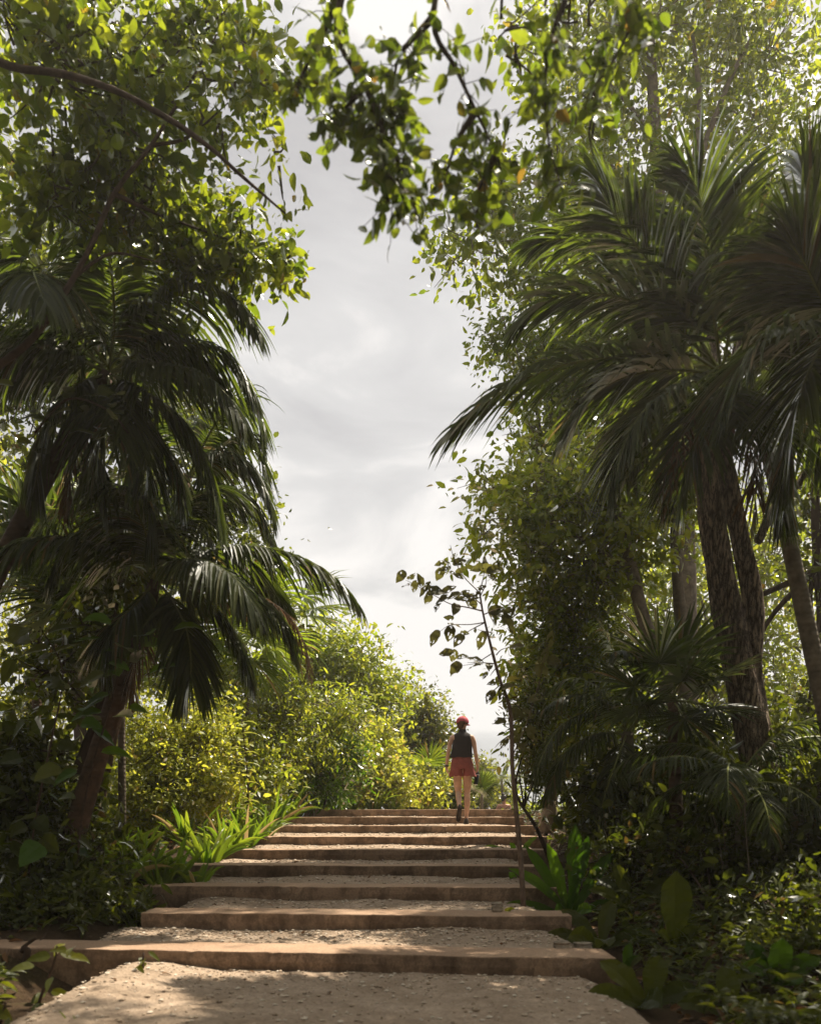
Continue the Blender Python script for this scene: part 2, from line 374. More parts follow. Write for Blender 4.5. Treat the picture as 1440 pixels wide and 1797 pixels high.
# ------------------------------------------------------------------ ground, stairs, path
H_=.157; TR=1.3; D9=6.37
def dstep(i): return D9+(9-i)*TR
def zstep(i): return H_*(10-i)
YAW={9:6.5,8:4.5,7:3.6,6:3.2,5:2.6,4:2.2,3:1.8,2:1.4,1:1.2}
EXT={9:(-4.3,1.42),8:(-2.36,1.36),7:(-2.75,1.5),6:(-2.75,1.55),5:(-2.95,1.9),4:(-3.2,1.95),3:(-2.7,1.95),2:(-2.4,1.95),1:(-2.15,2.0)}
def smooth(a,b,x): t=np.clip((np.asarray(x,float)-a)/(b-a),0,1); return t*t*(3-2*t)
def gz(x,y):
    x=np.asarray(x,float); y=np.asarray(y,float)
    yq=y-np.clip(-x,-2,4.5)*.115*np.clip((9-y)/1.5,0,1)
    nose=np.interp(yq,[-40,6.0,6.4,16.8,19.5,28,36,60,500],[-.35,-.02,.157,1.41,1.38,.45,.15,0,0])
    low=np.where((y>5.9)&(y<17.4),nose-.30,nose-.06)
    side=nose-.05+.12*vnoise(x,y,.8,1)+.05*vnoise(x,y,2.6,2)
    k=np.maximum(smooth(2.3,3.1,-x),smooth(1.7,2.3,x)); k=np.where(y<5.9,smooth(2.0,2.7,-x)*1.0+smooth(1.2,1.7,x),k); k=np.clip(k,0,1)
    z=low*(1-k)+side*k
    return z+np.maximum(0,np.abs(x)-4)*.05*np.clip(1-np.abs(x)/60,0,1)
def G(px,py,d,dz=0):      # point on the ground under a pixel column at depth d
    p=W(px,py,d); p[2]=float(gz(p[0],p[1]))+dz; return p

xs=np.unique(np.r_[np.linspace(-8,8,161),np.linspace(-40,40,81),np.linspace(-500,500,41)])
ys=np.unique(np.r_[np.linspace(0,22,190),np.linspace(-30,60,91),np.linspace(-300,900,49)])
X,Y=np.meshgrid(xs,ys); Z=gz(X,Y)+.02*vnoise(X,Y,9,3)
V=np.stack([X,Y,Z],-1).reshape(-1,3); nx=len(xs); I=(np.arange(len(ys)-1)[:,None]*nx+np.arange(nx-1)[None]).ravel()
g=Geo(); g.add(V,np.concatenate([np.stack([I,I+1,I+nx+1],1),np.stack([I,I+nx+1,I+nx],1)])); tag(g.build('ground',M['soil'],smooth=True),kind='structure')

def yaw_y(i,x): return dstep(i)-np.asarray(x,float)*math.tan(math.radians(YAW[i]))
stair=thing('staircase','broad flight of nine shallow worn beige stone steps','stairs',(0,D9,0))
for i in range(9,0,-1):
    x0,x1=EXT[i]; n=int((x1-x0)/.04); x=np.linspace(x0,x1,n); g=Geo()
    wob=.022*vnoise(x,x*0+i,1.1,i)+.006*vnoise(x,x*0+i,7,i); wz=.012*vnoise(x,x*0+i*3,1.1,i+9)+.007*vnoise(x,x*0+i*3,7,i+5)
    chip=np.where(vnoise(x,x*0+i,11,i+20)>.37,.012,0)
    rows=[]
    prof=[(.012,-.30),(.006,-.16),(-.004,-.075),(.0,-.012),(.003,-.004),(.011,0),(.06,0),(.22,.002),(.46,.004),(.5,-.30)]
    for j,(dy,dz) in enumerate(prof):
        yy=yaw_y(i,x)+dy+wob*(1 if j<7 else .3)+(.010*vnoise(x,x*0+j*2,7,i) if j<3 else 0)+(chip if 2<j<6 else 0)
        zz=zstep(i)+dz+wz-(chip*.6 if 3<j<6 else 0)+.006*vnoise(x,x*0+j,5,i+30)
        rows.append(np.stack([x,yy,zz],1))
    V=np.concatenate(rows); T=[]
    for j in range(len(prof)-1):
        a=j*n+np.arange(n-1); T+=[np.stack([a,a+1,a+n+1],1),np.stack([a,a+n+1,a+n],1)]
    cap=[]
    for e in (0,n-1):
        for j in range(1,len(prof)-1): cap.append((e,j*n+e,(j+1)*n+e))
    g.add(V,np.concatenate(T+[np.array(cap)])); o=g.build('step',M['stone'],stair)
# gravel between the kerbs, heaped against the foot of each riser
g=Geo(); heap_pts=[]
for i in range(9,-1,-1):                      # i = kerb in front of the tread ; the last round is the approach in front of the stairs
    if i==0:
        x0,x1=-2.35,1.45; back=9
    else: x0,x1=EXT[i]; back=i-1
    x0=max(x0,-2.75)+.03; x1-=.05
    if back==0:
        yb=lambda x:np.full_like(x,19.6)
    else: yb=lambda x,b=back:yaw_y(b,x)-.004
    yf=(lambda x:np.full_like(x,1.5)) if i==0 else (lambda x,a=i:yaw_y(a,x)+.40)
    z0=.002 if i==0 else zstep(i)-.012
    nxx=int((x1-x0)/.045); nyy=150 if i==0 else 26
    if back==0: nyy=40
    xx=np.linspace(x0,x1,nxx); u=np.linspace(0,1,nyy)**(.6 if i==0 else 1)
    XX=np.repeat(xx[None],nyy,0); YY=yf(xx)[None]*(1-u[:,None])+yb(xx)[None]*u[:,None]
    uu=np.repeat(u[:,None],nxx,1)
    hz=(.045*np.clip((uu-.35)/.65,0,1)**1.5*(1+1.2*vnoise(XX,YY*0+i*5,1.2,i)) if i else .02*np.clip((YY-4.9)/1.3,0,1)+0)
    ZZ=z0+hz+.014*vnoise(XX,YY,6,i)+.012*vnoise(XX,YY,19,i)
    ed=np.minimum(XX-x0,x1-XX); ZZ-=.10*np.clip(1-ed/.28,0,1)**1.6
    if i==0: ZZ+=.05*np.exp(-((XX+1.9)/.35)**2)*np.clip((YY-4.6)/1,0,1)
    if back==0: ZZ+=np.interp(YY,[17.3,18.4,19.6],[0,0,-.08])
    V=np.stack([XX,YY,ZZ],-1).reshape(-1,3); I=(np.arange(nyy-1)[:,None]*nxx+np.arange(nxx-1)[None]).ravel()
    g.add(V,np.concatenate([np.stack([I,I+1,I+nxx+1],1),np.stack([I,I+nxx+1,I+nxx],1)]))
    k=1500 if i in(0,9) else 620
    jx=rs.randint(2,nxx-2,k); bias=rs.rand(k)**(.45); jy=(bias*(nyy-2)).astype(int)+1
    if i==0: jy=np.where(YY[jy,jx]>3.6,jy,nyy-5)
    heap_pts.append(np.stack([XX[jy,jx],YY[jy,jx],ZZ[jy,jx]],1)+np.c_[rs.randn(k,2)*.015,np.zeros(k)])
tag(g.build('gravel_path',M['gravel'],smooth=True),kind='structure')
# loose stones
P=np.concatenate(heap_pts); n=len(P); ico=nrm(np.array([(0,0,1),(.9,0,.3),(.28,.85,.3),(-.72,.53,.3),(-.72,-.53,.3),(.28,-.85,.3),(0,0,-1)]))
T0=np.array([(0,1,2),(0,2,3),(0,3,4),(0,4,5),(0,5,1),(6,2,1),(6,3,2),(6,4,3),(6,5,4),(6,1,5)])
sz=(.006+.016*rs.rand(n)**3.2); ang=rs.rand(n)*6.28
V=ico[None]*sz[:,None,None]*(.65+.7*rs.rand(n,7,1))*np.array((1.15,1,.6)); ca,sa=np.cos(ang),np.sin(ang)
V=np.stack([V[...,0]*ca[:,None]-V[...,1]*sa[:,None],V[...,0]*sa[:,None]+V[...,1]*ca[:,None],V[...,2]],-1)+P[:,None]+np.array((0,0,.003))
g=Geo(); g.add(V.reshape(-1,3),(T0[None]+(np.arange(n)*7)[:,None,None]).reshape(-1,3)); tag(g.build('loose_gravel',M['pebble']),'pale loose stones scattered over the gravel at the foot of each riser','gravel',kind='stuff')

# rocks by the right end of the steps
def rock(px,py,d,s,label,sq=(1,1,.7),z=None,dz=0):
    p=G(px,py,d) if z is None else np.array((*W(px,py,d)[:2],z)); g=Geo(); nu,nv=14,9; V=[];T=[]
    ph=rs.rand(4)*6
    for a in range(nv+1):
        for b in range(nu):
            th=PI*a/nv; f=2*PI*b/nu; dd=np.array((math.sin(th)*math.cos(f),math.sin(th)*math.sin(f),math.cos(th)))
            r=1/max(.62,np.max(np.abs(dd)))**.8*(1+.13*math.sin(dd[0]*4+ph[0])+.12*math.sin(dd[1]*5+ph[1])+.08*math.sin(dd[2]*7+ph[2]))
            V.append(p+dd*r*s*np.array(sq)+np.array((0,0,s*sq[2]*.75+dz)))
    for a in range(nv):
        for b in range(nu): q=a*nu+b; q2=a*nu+(b+1)%nu; T+=[(q,q+nu,q2),(q2,q+nu,q2+nu)]
    g.add(V,T); return tag(g.build('rock',M['rock'],origin=p),label,'rock')
rock(872,1592,7.95,.055,'small pale stone block lying on the step left of the sapling foot',(1,.7,.6),z=zstep(8))
rock(872,1588,7.97,.045,'small flat stone stacked on the pale block left of the sapling foot',(1,.8,.4),z=zstep(8)+.055)
rock(985,1650,6.72,.06,'pale brick-like stone at the right end of the second step up',(1.1,.8,.5),z=zstep(9))
rock(1022,1648,6.8,.05,'brown broken stone right of the pale brick-like stone',(1.2,.8,.5),z=zstep(9)-.01)
rock(1262,1560,8.6,.17,'weathered grey rock half buried in dead leaves below the big forked trunk',(1.1,.8,.7),dz=-.05)
rock(1310,1590,7.6,.13,'mossy rock catching a fleck of sun near the lower right corner',(1.3,.8,.6),dz=-.04)

# leaf litter on the banks
n=5200; X=np.where(rs.rand(n)<.62,1.5+rs.rand(n)*4.6,-3.0-rs.rand(n)*3.6); Y=4.2+rs.rand(n)*12
X=np.where((Y>6.3)&(X<0),np.minimum(X,-2.9),X); Zz=gz(X,Y)+.015+.02*rs.rand(n)
g=Geo(); A=np.c_[rs.randn(n,2),rs.randn(n)*.35]; leaves(g,np.c_[X,Y,Zz],A,np.c_[rs.randn(n,2)*.5,np.ones(n)],.07+.08*rs.rand(n),.035+.03*rs.rand(n),'oval',0,.3,.5)
tag(g.build('leaf_litter',M['dry']),'brown curled dead leaves littering the soil beside the stairs','leaf litter',kind='stuff')

n=90; I=rs.randint(0,len(heap_pts),n); A=[];PT=[]
for i in I: PT.append(heap_pts[i][rs.randint(len(heap_pts[i]))]+np.array((0,-.05*rs.rand(),.012)))
g=Geo(); leaves(g,np.array(PT),np.c_[rs.randn(n,2),rs.randn(n)*.2],np.c_[rs.randn(n,2)*.4,np.ones(n)],.04+.05*rs.rand(n),.02+.02*rs.rand(n),'oval',0,.3,.5)
tag(g.build('fallen_leaves',M['dry']),'few small dead leaves lying on the gravel treads','leaf litter',kind='stuff')

# ------------------------------------------------------------------ people
def m_simple(name,col,rough=.7,nz=0,spec=.3,metal=0):
    m,nt,out=mat(name)
    if nz:
        v=objvec(nt); n=noise(nt,nz,4,.6,v); c=ramp(nt,n,[(.3,tuple(k*.8 for k in col)),(.7,tuple(min(1,k*1.15) for k in col))])
        princ(nt,out,c,rough,bump(nt,n,.2,.004),spec,metal)
    else: princ(nt,out,col,rough,None,spec,metal)
    return m
M['skin']=m_simple('skin',(.58,.36,.26),.5,12); M['skin_tan']=m_simple('skin_tanned',(.47,.22,.14),.5,12)
M['top_black']=m_simple('black_cloth',(.028,.022,.022),.85,30); M['short_red']=m_simple('brick_red_cloth',(.27,.072,.058),.85,25)
M['cap_red']=m_simple('cap_red_cloth',(.46,.08,.105),.8,30); M['hair']=m_simple('hair_brown',(.09,.045,.022),.55,60); M['hair_dark']=m_simple('hair_dark',(.02,.014,.011),.5,60)
M['shoe']=m_simple('shoe_upper',(.06,.05,.045),.8); M['sole']=m_simple('shoe_sole',(.035,.03,.027),.8,40); M['strapc']=m_simple('dark_strap',(.02,.02,.022),.6)
M['bottle']=m_simple('bottle_enamel',(.018,.022,.032),.3); M['steel']=m_simple('bottle_steel',(.55,.55,.56),.3,0,.5,1); M['gold']=m_simple('bracelet_gold',(.7,.5,.25),.3,0,.5,1)
M['eye']=m_simple('eye_white',(.7,.7,.68),.3)

def skin_body(root, J, E, mat_, name='body'):
    me=bpy.data.meshes.new(name); names=list(J); ix={k:i for i,k in enumerate(names)}
    me.from_pydata([J[k][0] for k in names],[(ix[a],ix[b]) for a,b in E],[]); me.update()
    o=bpy.data.objects.new(name,me); C.objects.link(o)
    md=o.modifiers.new('s','SKIN'); md.use_smooth_shade=True; md.branch_smoothing=.35
    for i,k in enumerate(names):
        r=J[k][1]; o.data.skin_vertices[0].data[i].radius=r if isinstance(r,tuple) else (r,r)
        o.data.skin_vertices[0].data[i].use_root=(k=='pelvis')
    o.modifiers.new('d','SUBSURF').levels=2
    dg=bpy.context.evaluated_depsgraph_get(); dg.update()
    me2=bpy.data.meshes.new_from_object(o.evaluated_get(dg)); me2.name=name
    o.modifiers.clear(); o.data=me2; bpy.data.meshes.remove(me); me2.materials.clear(); me2.materials.append(mat_)
    for p in me2.polygons: p.use_smooth=True
    o.parent=root; return o
def loft(g, rings, sides=36, fold=0, kf=9, m=0, closed=False, ph=0):
    """rings: (cx,cy,z,rx,ry[,tilt])"""
    R=np.array(rings,float); k=4; n=(len(R)-1)*k+1; t=np.linspace(0,len(R)-1,n)
    R=np.stack([np.interp(t,np.arange(len(R)),R[:,j]) for j in range(R.shape[1])],1); a=np.arange(sides)/sides*2*PI; V=[]
    for i,(cx,cy,z,rx,ry) in enumerate(R):
        f=1+fold*(i/(n-1))*(np.sin(a*kf+ph+.25*math.sin(i*.4))+.5*np.sin(a*(kf*1.7)+1+ph))
        V.append(np.stack([cx+rx*np.cos(a)*f,cy+ry*np.sin(a)*f,np.full(sides,z)+fold*.15*np.sin(a*kf+ph)*(i/(n-1))],1))
    V=np.concatenate(V); T=[]
    for i in range(n-1):
        q=i*sides+np.arange(sides); b=i*sides+(np.arange(sides)+1)%sides; T+=[np.stack([q,b,b+sides],1),np.stack([q,b+sides,q+sides],1)]
    if closed:
        V=np.vstack([V,[R[-1][0],R[-1][1],R[-1][2]]]); q=(n-1)*sides+np.arange(sides); b=(n-1)*sides+(np.arange(sides)+1)%sides; T.append(np.stack([q,b,np.full(sides,len(V)-1)],1))
    g.add(V,np.concatenate(T),m)
def ellip(g,c,r,m=0,nu=20,nv=12,th0=0,th1=PI,rot=None,noise_=0):
    V=[];T=[]
    for a in range(nv+1):
        for b in range(nu):
            th=th0+(th1-th0)*a/nv; f=2*PI*b/nu; v=np.array((math.sin(th)*math.cos(f),math.sin(th)*math.sin(f),math.cos(th)))*r*(1+noise_*math.sin(b*5+a))
            if rot is not None: v=rot@v
            V.append(np.array(c)+v)
    for a in range(nv):
        for b in range(nu): q=a*nu+b; q2=a*nu+(b+1)%nu; T+=[(q,q+nu,q2),(q2,q+nu,q2+nu)]
    g.add(V,T,m)
def gb(g,name,mats,root,smooth=True):          # person-local geometry -> child
    class L: location=(0,0,0)
    o=g.build(name,mats,None,smooth); o.parent=root; o.location=(0,0,0); return o
def hand(J,E,wrist,side,tag_,curl,down,rad=.010,palm_dir=(0,1,0)):
    """palm + five fingers curling forward; down = unit direction of the hand, side = +1/-1 for thumb side"""
    w=np.array(J[wrist][0]); d=nrm(down); f=nrm(np.array(palm_dir,float)); f=nrm(f-d*np.dot(f,d)); s=np.cross(d,f)*side
    J[tag_+'palm']=(tuple(w+d*.055),(.030,.018)); E.append((wrist,tag_+'palm'))
    for q,(off,ln) in enumerate([(-.026,.078),(-.009,.088),(.009,.083),(.026,.066)]):
        b=w+d*.085+f*off; prev=tag_+'palm'
        for j in range(3):
            a=curl*(j+.5)/2.0; dd=d*math.cos(a)+s*math.sin(a)
            b=b+dd*ln/3; k=f'{tag_}f{q}{j}'; J[k]=(tuple(b),rad*(.95-.12*j)); E.append((prev,k)); prev=k
    b=w+d*.035+f*.030; k=tag_+'t0'; J[k]=(tuple(b),rad*1.2); E.append((tag_+'palm',k))
    b2=b+nrm(d*.7+f*.5+s*.5)*.032; J[tag_+'t1']=(tuple(b2),rad); E.append((k,tag_+'t1'))
    b3=b2+nrm(d*.7+s*.7)*.026; J[tag_+'t2']=(tuple(b3),rad*.8); E.append((tag_+'t1',tag_+'t2'))

def figure(name,label,loc,rz,skin,hair,walk=True,top=None,bottom=None,cap=None,bun=False,scale=1.0,group=None,head_turn=(.62,.78)):
    root=thing(name,label,'person',loc,group); root.rotation_euler.z=rz; root.scale=(scale,)*3
    hx,hy=head_turn; fwd=np.array((hx,hy,0)); rt=np.array((hy,-hx,0)); hc=np.array((.005,.03,1.655))
    J={'pelvis':((0,0,.94),(.135,.105)),'waist':((0,.0,1.09),(.118,.09)),'rib':((0,.0,1.24),(.135,.10)),'chest':((0,-.005,1.38),(.14,.095)),
       'base':((.0,0,1.475),.065),'neck':((.003,.012,1.535),.050),'skull':(tuple(hc-(0,0,.045)),.072),'head':(tuple(hc+(0,0,.02)),.087),'crown':(tuple(hc+(0,0,.065)),.068),
       'jaw':(tuple(hc+fwd*.045-(0,0,.065)),.040),'nose':(tuple(hc+fwd*.095-(0,0,.01)),.013),'nosetip':(tuple(hc+fwd*.108-(0,0,.022)),.010),
       'earr':(tuple(hc+rt*.082-(0,0,.005)),(.010,.022)),'earl':(tuple(hc-rt*.082-(0,0,.005)),(.010,.022)),
       'shr':((.155,0,1.445),.056),'shl':((-.158,0,1.445),.056)}
    E=[('pelvis','waist'),('waist','rib'),('rib','chest'),('chest','base'),('base','neck'),('neck','skull'),('skull','head'),('head','crown'),('skull','jaw'),('head','nose'),('nose','nosetip'),('head','earr'),('head','earl'),('chest','shr'),('chest','shl')]
    J['uar']=((.192,-.01,1.34),.043); J['elr']=((.213,-.02,1.19),.034); J['far']=((.232,.01,1.10),.034); J['wrr']=((.255,.045,.965),.023)
    J['ual']=((-.205,-.015,1.34),.043); J['ell']=((-.232,-.03,1.18),.034); J['fal']=((-.248,-.01,1.09),.034); J['wrl']=((-.262,.03,.955),.023)
    E+=[('shr','uar'),('uar','elr'),('elr','far'),('far','wrr'),('shl','ual'),('ual','ell'),('ell','fal'),('fal','wrl')]
    hand(J,E,'wrr',-1,'hr',1.9,(.05,.12,-1),palm_dir=(.3,1,0)); hand(J,E,'wrl',1,'hl',1.0,(.16,.1,-1),palm_dir=(-.2,1,0))
    J['hipr']=((.085,0,.86),.098); J['thr']=((.088,.015,.70),.080); J['knr']=((.078,.03,.51),.053); J['car']=((.082,-.015,.37),.055); J['anr']=((.062,-.02,.09),.034); J['her']=((.062,-.05,.04),.030); J['tor']=((.07,.10,.035),.030); J['tpr']=((.072,.16,.03),.022)
    E+=[('pelvis','hipr'),('hipr','thr'),('thr','knr'),('knr','car'),('car','anr'),('anr','her'),('anr','tor'),('tor','tpr')]
    if walk:
        L=[('hipl',(-.085,-.0,.86),.098),('thl',(-.082,.02,.70),.078),('knl',(-.065,.035,.52),.052),('cal',(-.066,-.075,.43),.054),('anl',(-.062,-.255,.285),.033),('hel',(-.06,-.292,.262),.030),('tol',(-.072,-.215,.14),.030),('tpl',(-.075,-.185,.085),.022)]
    else:
        L=[('hipl',(-.085,0,.86),.098),('thl',(-.088,.015,.70),.080),('knl',(-.08,.03,.51),.053),('cal',(-.082,-.015,.37),.055),('anl',(-.07,-.02,.09),.034),('hel',(-.07,-.05,.04),.030),('tol',(-.08,.10,.035),.030),('tpl',(-.082,.16,.03),.022)]
    for k,p,r in L: J[k]=(p,r)
    E+=[('pelvis','hipl'),('hipl','thl'),('thl','knl'),('knl','cal'),('cal','anl'),('anl','hel'),('anl','tol'),('tol','tpl')]
    skin_body(root,J,E,skin)
    for s in (-1,1):
        g=Geo(); ellip(g,hc+fwd*.079+rt*.032*s+(0,0,.012),np.array((.012,.012,.009)),0,10,8); gb(g,'eye',M['eye'],root)
    rot=np.array([[hy,hx,0],[-hx,hy,0],[0,0,1.0]])      # local y -> fwd
    # hair
    g=Geo(); back=-fwd
    ellip(g,hc+back*.014+(0,0,.02),np.array((.094,.10,.100)),0,24,14,0,PI*.62,None,.01)
    ellip(g,hc+back*.062+(0,0,-.03),np.array((.060,.045,.060)),0,18,10,noise_=.02)
    if bun: ellip(g,hc+back*.05+(0,0,.125),np.array((.05,.05,.045)),0,16,10,noise_=.03)
    gb(g,'hair',hair,root)
    if cap:
        g=Geo(); ellip(g,hc+(0,0,.035),np.array((.102,.112,.098)),0,28,12,0,PI*.56,rot)
        ellip(g,hc+(0,0,.135),np.array((.012,.012,.006)),0,8,5)
        c=gb(g,'cap',cap,root)
        g=Geo(); V=[];T=[]; nu,nv=14,6
        for lay in (0,-.004):
            for a in range(nu):
                for b in range(nv):
                    t=(a/(nu-1)-.5)*2; lat=t*.085; ext=(b/(nv-1))*.085*math.cos(t*PI/2*.92)**.6; y=math.sqrt(max(0,.108**2-(lat*1.2)**2))*.95+ext
                    V.append(hc+rt*lat+fwd*y+np.array((0,0,.018-.30*lat*lat*8-ext*.25+lay)))
        for lay in (0,1):
            for a in range(nu-1):
                for b in range(nv-1): q=lay*nu*nv+a*nv+b; T+=[(q,q+nv,q+1),(q+1,q+nv,q+nv+1)]
        g.add(V,T); br=g.build('brim',cap,None,True); br.parent=c; br.location=(0,0,0)
    if top:
        g=Geo(); loft(g,[(-.022,-.005,1.095,.19,.135),(-.012,-.005,1.2,.172,.128),(-.002,0,1.3,.163,.122),(0,0,1.39,.160,.116),(0,0,1.44,.155,.108),(0,0,1.475,.142,.09),(0,.004,1.50,.108,.074),(0,.01,1.525,.066,.066),(.003,.014,1.565,.060,.062)][::-1],44,.034,6)
        gb(g,'sleeveless_top',top,root)
    if bottom:
        g=Geo(); loft(g,[(-.012,0,1.13,.150,.118),(-.01,0,1.06,.168,.135),(-.003,0,.98,.184,.148),(0,0,.90,.188,.150)],48,.030,11)
        for s,cx in ((1,.100),(-1,-.098)):
            loft(g,[(cx*.88,0,.95,.098,.14),(cx*.97,.0,.87,.113,.146),(cx*1.08,.0,.785,.122,.146)],36,.04,8,ph=s)
        gb(g,'shorts',bottom,root)
    if top:
        # shoes: sole + upper on each foot
        for foot in ('r','l'):
            an,he,to,tp=[np.array(J[k+foot][0]) for k in('an','he','to','tp')]
            ax=nrm(tp-he); sd=np.array((1.0,0,0)); sd=nrm(sd-ax*np.dot(sd,ax)); up=np.cross(sd,ax); 
            if up@ (an-he)<0: up=-up
            prof=[(0,.018,),(.06,.032),(.3,.036),(.55,.034),(.75,.043),(.92,.036),(1,.014)]
            Ls=np.linalg.norm(tp-he)+.075; o0=he-ax*.032-up*.034
            g=Geo(); n=16
            def ring(z,sc,cut=1.0):
                R=[]
                for t in np.linspace(0,1,n): R.append((t,np.interp(t,[p[0] for p in prof],[p[1] for p in prof])*sc))
                return [o0+ax*Ls*t*cut+sd*w+up*z for t,w in R]+[o0+ax*Ls*t*cut-sd*w+up*z for t,w in R[::-1]]
            lv=[(-.001,.94),(.004,1.02),(.022,1.04),(.026,1.0)]
            def stack(g,lv,m,cutf=lambda z:1):
                V=[]; k=2*n
                for z,sc in lv: V+=ring(z,sc,cutf(z))
                T=[]
                for a in range(len(lv)-1):
                    for b in range(k): q=a*k+b; q2=a*k+(b+1)%k; T+=[(q,q2,q+k),(q2,q2+k,q+k)]
                for a,bs in ((0,1),(len(lv)-1,-1)):
                    V.append(np.mean(V[a*k:(a+1)*k],0)); c=len(V)-1
                    for b in range(k): T.append((a*k+b,c,a*k+(b+1)%k)[::bs])
                g.add(V,T,m)
            stack(g,[(.024,.97),(.05,.98),(.066,.85),(.085,.62)],0,lambda z:1-max(0,z-.05)*6)
            sh=gb(g,'shoe',M['shoe'],root)
            g=Geo(); stack(g,lv,0); so=g.build('sole',M['sole'],None,True); so.parent=sh; so.location=(0,0,0)
    return root,J

pd=14.85
pl=W(811,1447,pd); pl[2]=zstep(3)+.035
wom,JW=figure('person','woman in a red cap, black sleeveless top and brick red shorts climbing the last steps',pl,0,M['skin'],M['hair'],True,M['top_black'],M['short_red'],M['cap_red'])
# watch and bracelets she wears
for (k,c,mm_,rr,hh) in (('wrl',(-.262,.028,.962),'strapc',.030,.014),('wrr',(.2545,.043,.975),'gold',.0275,.003),('wrr',(.2535,.041,.987),'gold',.0275,.003)):
    g=Geo(); a=np.linspace(0,2*PI,21)[:-1]; V=[];T=[]
    for z,r in ((-hh,rr),(hh,rr),(hh,rr+.004),(-hh,rr+.004)): V+= [(c[0]+r*math.cos(t),c[1]+r*math.sin(t),c[2]+z) for t in a]
    for q in range(4):
        for b in range(20): i0=q*20+b; i1=q*20+(b+1)%20; j0=((q+1)%4)*20+b; j1=((q+1)%4)*20+(b+1)%20; T+=[(i0,j0,i1),(i1,j0,j1)]
    if mm_=='strapc': ellip(g,(c[0]-.034,c[1],c[2]),np.array((.008,.02,.02)),0,14,8)
    g.add(V,T); gb(g,'wristwatch' if mm_=='strapc' else 'bracelet',M[mm_],wom)
# seam line of the top's back, as a soft pleat
# water bottle held in her right hand
hb=np.array(JW['hrpalm'][0]); 
b0=np.array(pl)+np.array((hb[0]+.002,hb[1]+.012,hb[2]-.03)); ax=nrm(np.array((-.16,.0,-1)))
bt=thing('water_bottle','black metal water bottle with steel collar hanging from the woman\'s right hand','bottle',b0)
def lathe(g,prof,base,ax,m=0,sides=20):
    ax=nrm(ax); u=nrm(np.cross(ax,(0,1,0.))); v=np.cross(ax,u); a=np.arange(sides)/sides*2*PI; V=[];T=[]
    for t,r in prof: V+=list(base+ax*t+(np.cos(a)[:,None]*u+np.sin(a)[:,None]*v)*r)
    for i in range(len(prof)-1):
        for b in range(sides): q=i*sides+b; q2=i*sides+(b+1)%sides; T+=[(q,q2,q+sides),(q2,q2+sides,q+sides)]
    g.add(V,T,m)
g=Geo(); lathe(g,[(.07,.001),(.07,.030),(.078,.036),(.225,.036),(.232,.033),(.232,.001)],b0,ax); gb_=g.build('body',M['bottle'],bt,True)
g=Geo(); lathe(g,[(.058,.001),(.058,.0375),(.070,.0375),(.070,.001)],b0,ax); g.build('steel_collar',M['steel'],bt,True)
g=Geo(); lathe(g,[(.226,.001),(.226,.0368),(.234,.0368),(.234,.001)],b0,ax); g.build('steel_base',M['steel'],bt,True)
g=Geo(); lathe(g,[(.0,.001),(.0,.014),(.02,.018),(.03,.031),(.058,.034),(.058,.001)],b0,ax); g.build('lid',M['bottle'],bt,True)

# walkers beyond the top, on the far side of the rise
def far_person(px,py_top,d,label,skin,hair,bun,top,sc=1.0,rz=0):
    p=W(px,py_top,d); z=p[2]-1.80*sc
    return figure('person',label,(p[0],p[1],z),rz,skin,hair,False,top,M['short_red'] if top is None else M['strapc'],None,bun,sc)[0]
fp=far_person(884,1393,27,'person with dark hair in a bun and a bare sunlit back beyond the top step',M['skin_tan'],M['hair_dark'],True,None)
g=Geo(); 
for s in (-1,1): tube(g,[(.13*s,-.105,1.42),(0,-.118,1.30),(-.12*s,-.10,1.18)],[.009,.009],6,4)
loft(g,[(0,0,1.14,.155,.125),(0,0,1.2,.15,.12),(0,0,1.24,.148,.118)],30); gb(g,'crossed_strap_top',M['strapc'],fp)
far_person(836,1413,25,'dark-haired head seen just above the top step right of the woman\'s calf',M['skin'],M['hair_dark'],False,M['top_black'],.98,.3)
far_person(857,1416,25.6,'dark-haired head seen between the other far head and the bare-backed person',M['skin'],M['hair_dark'],False,M['top_black'],.97,-.2)
SUNAZ,SUNEL,SUNE,SKYK,EXPO=43,60,5.0,4.55,0.92
HAZE=.0016
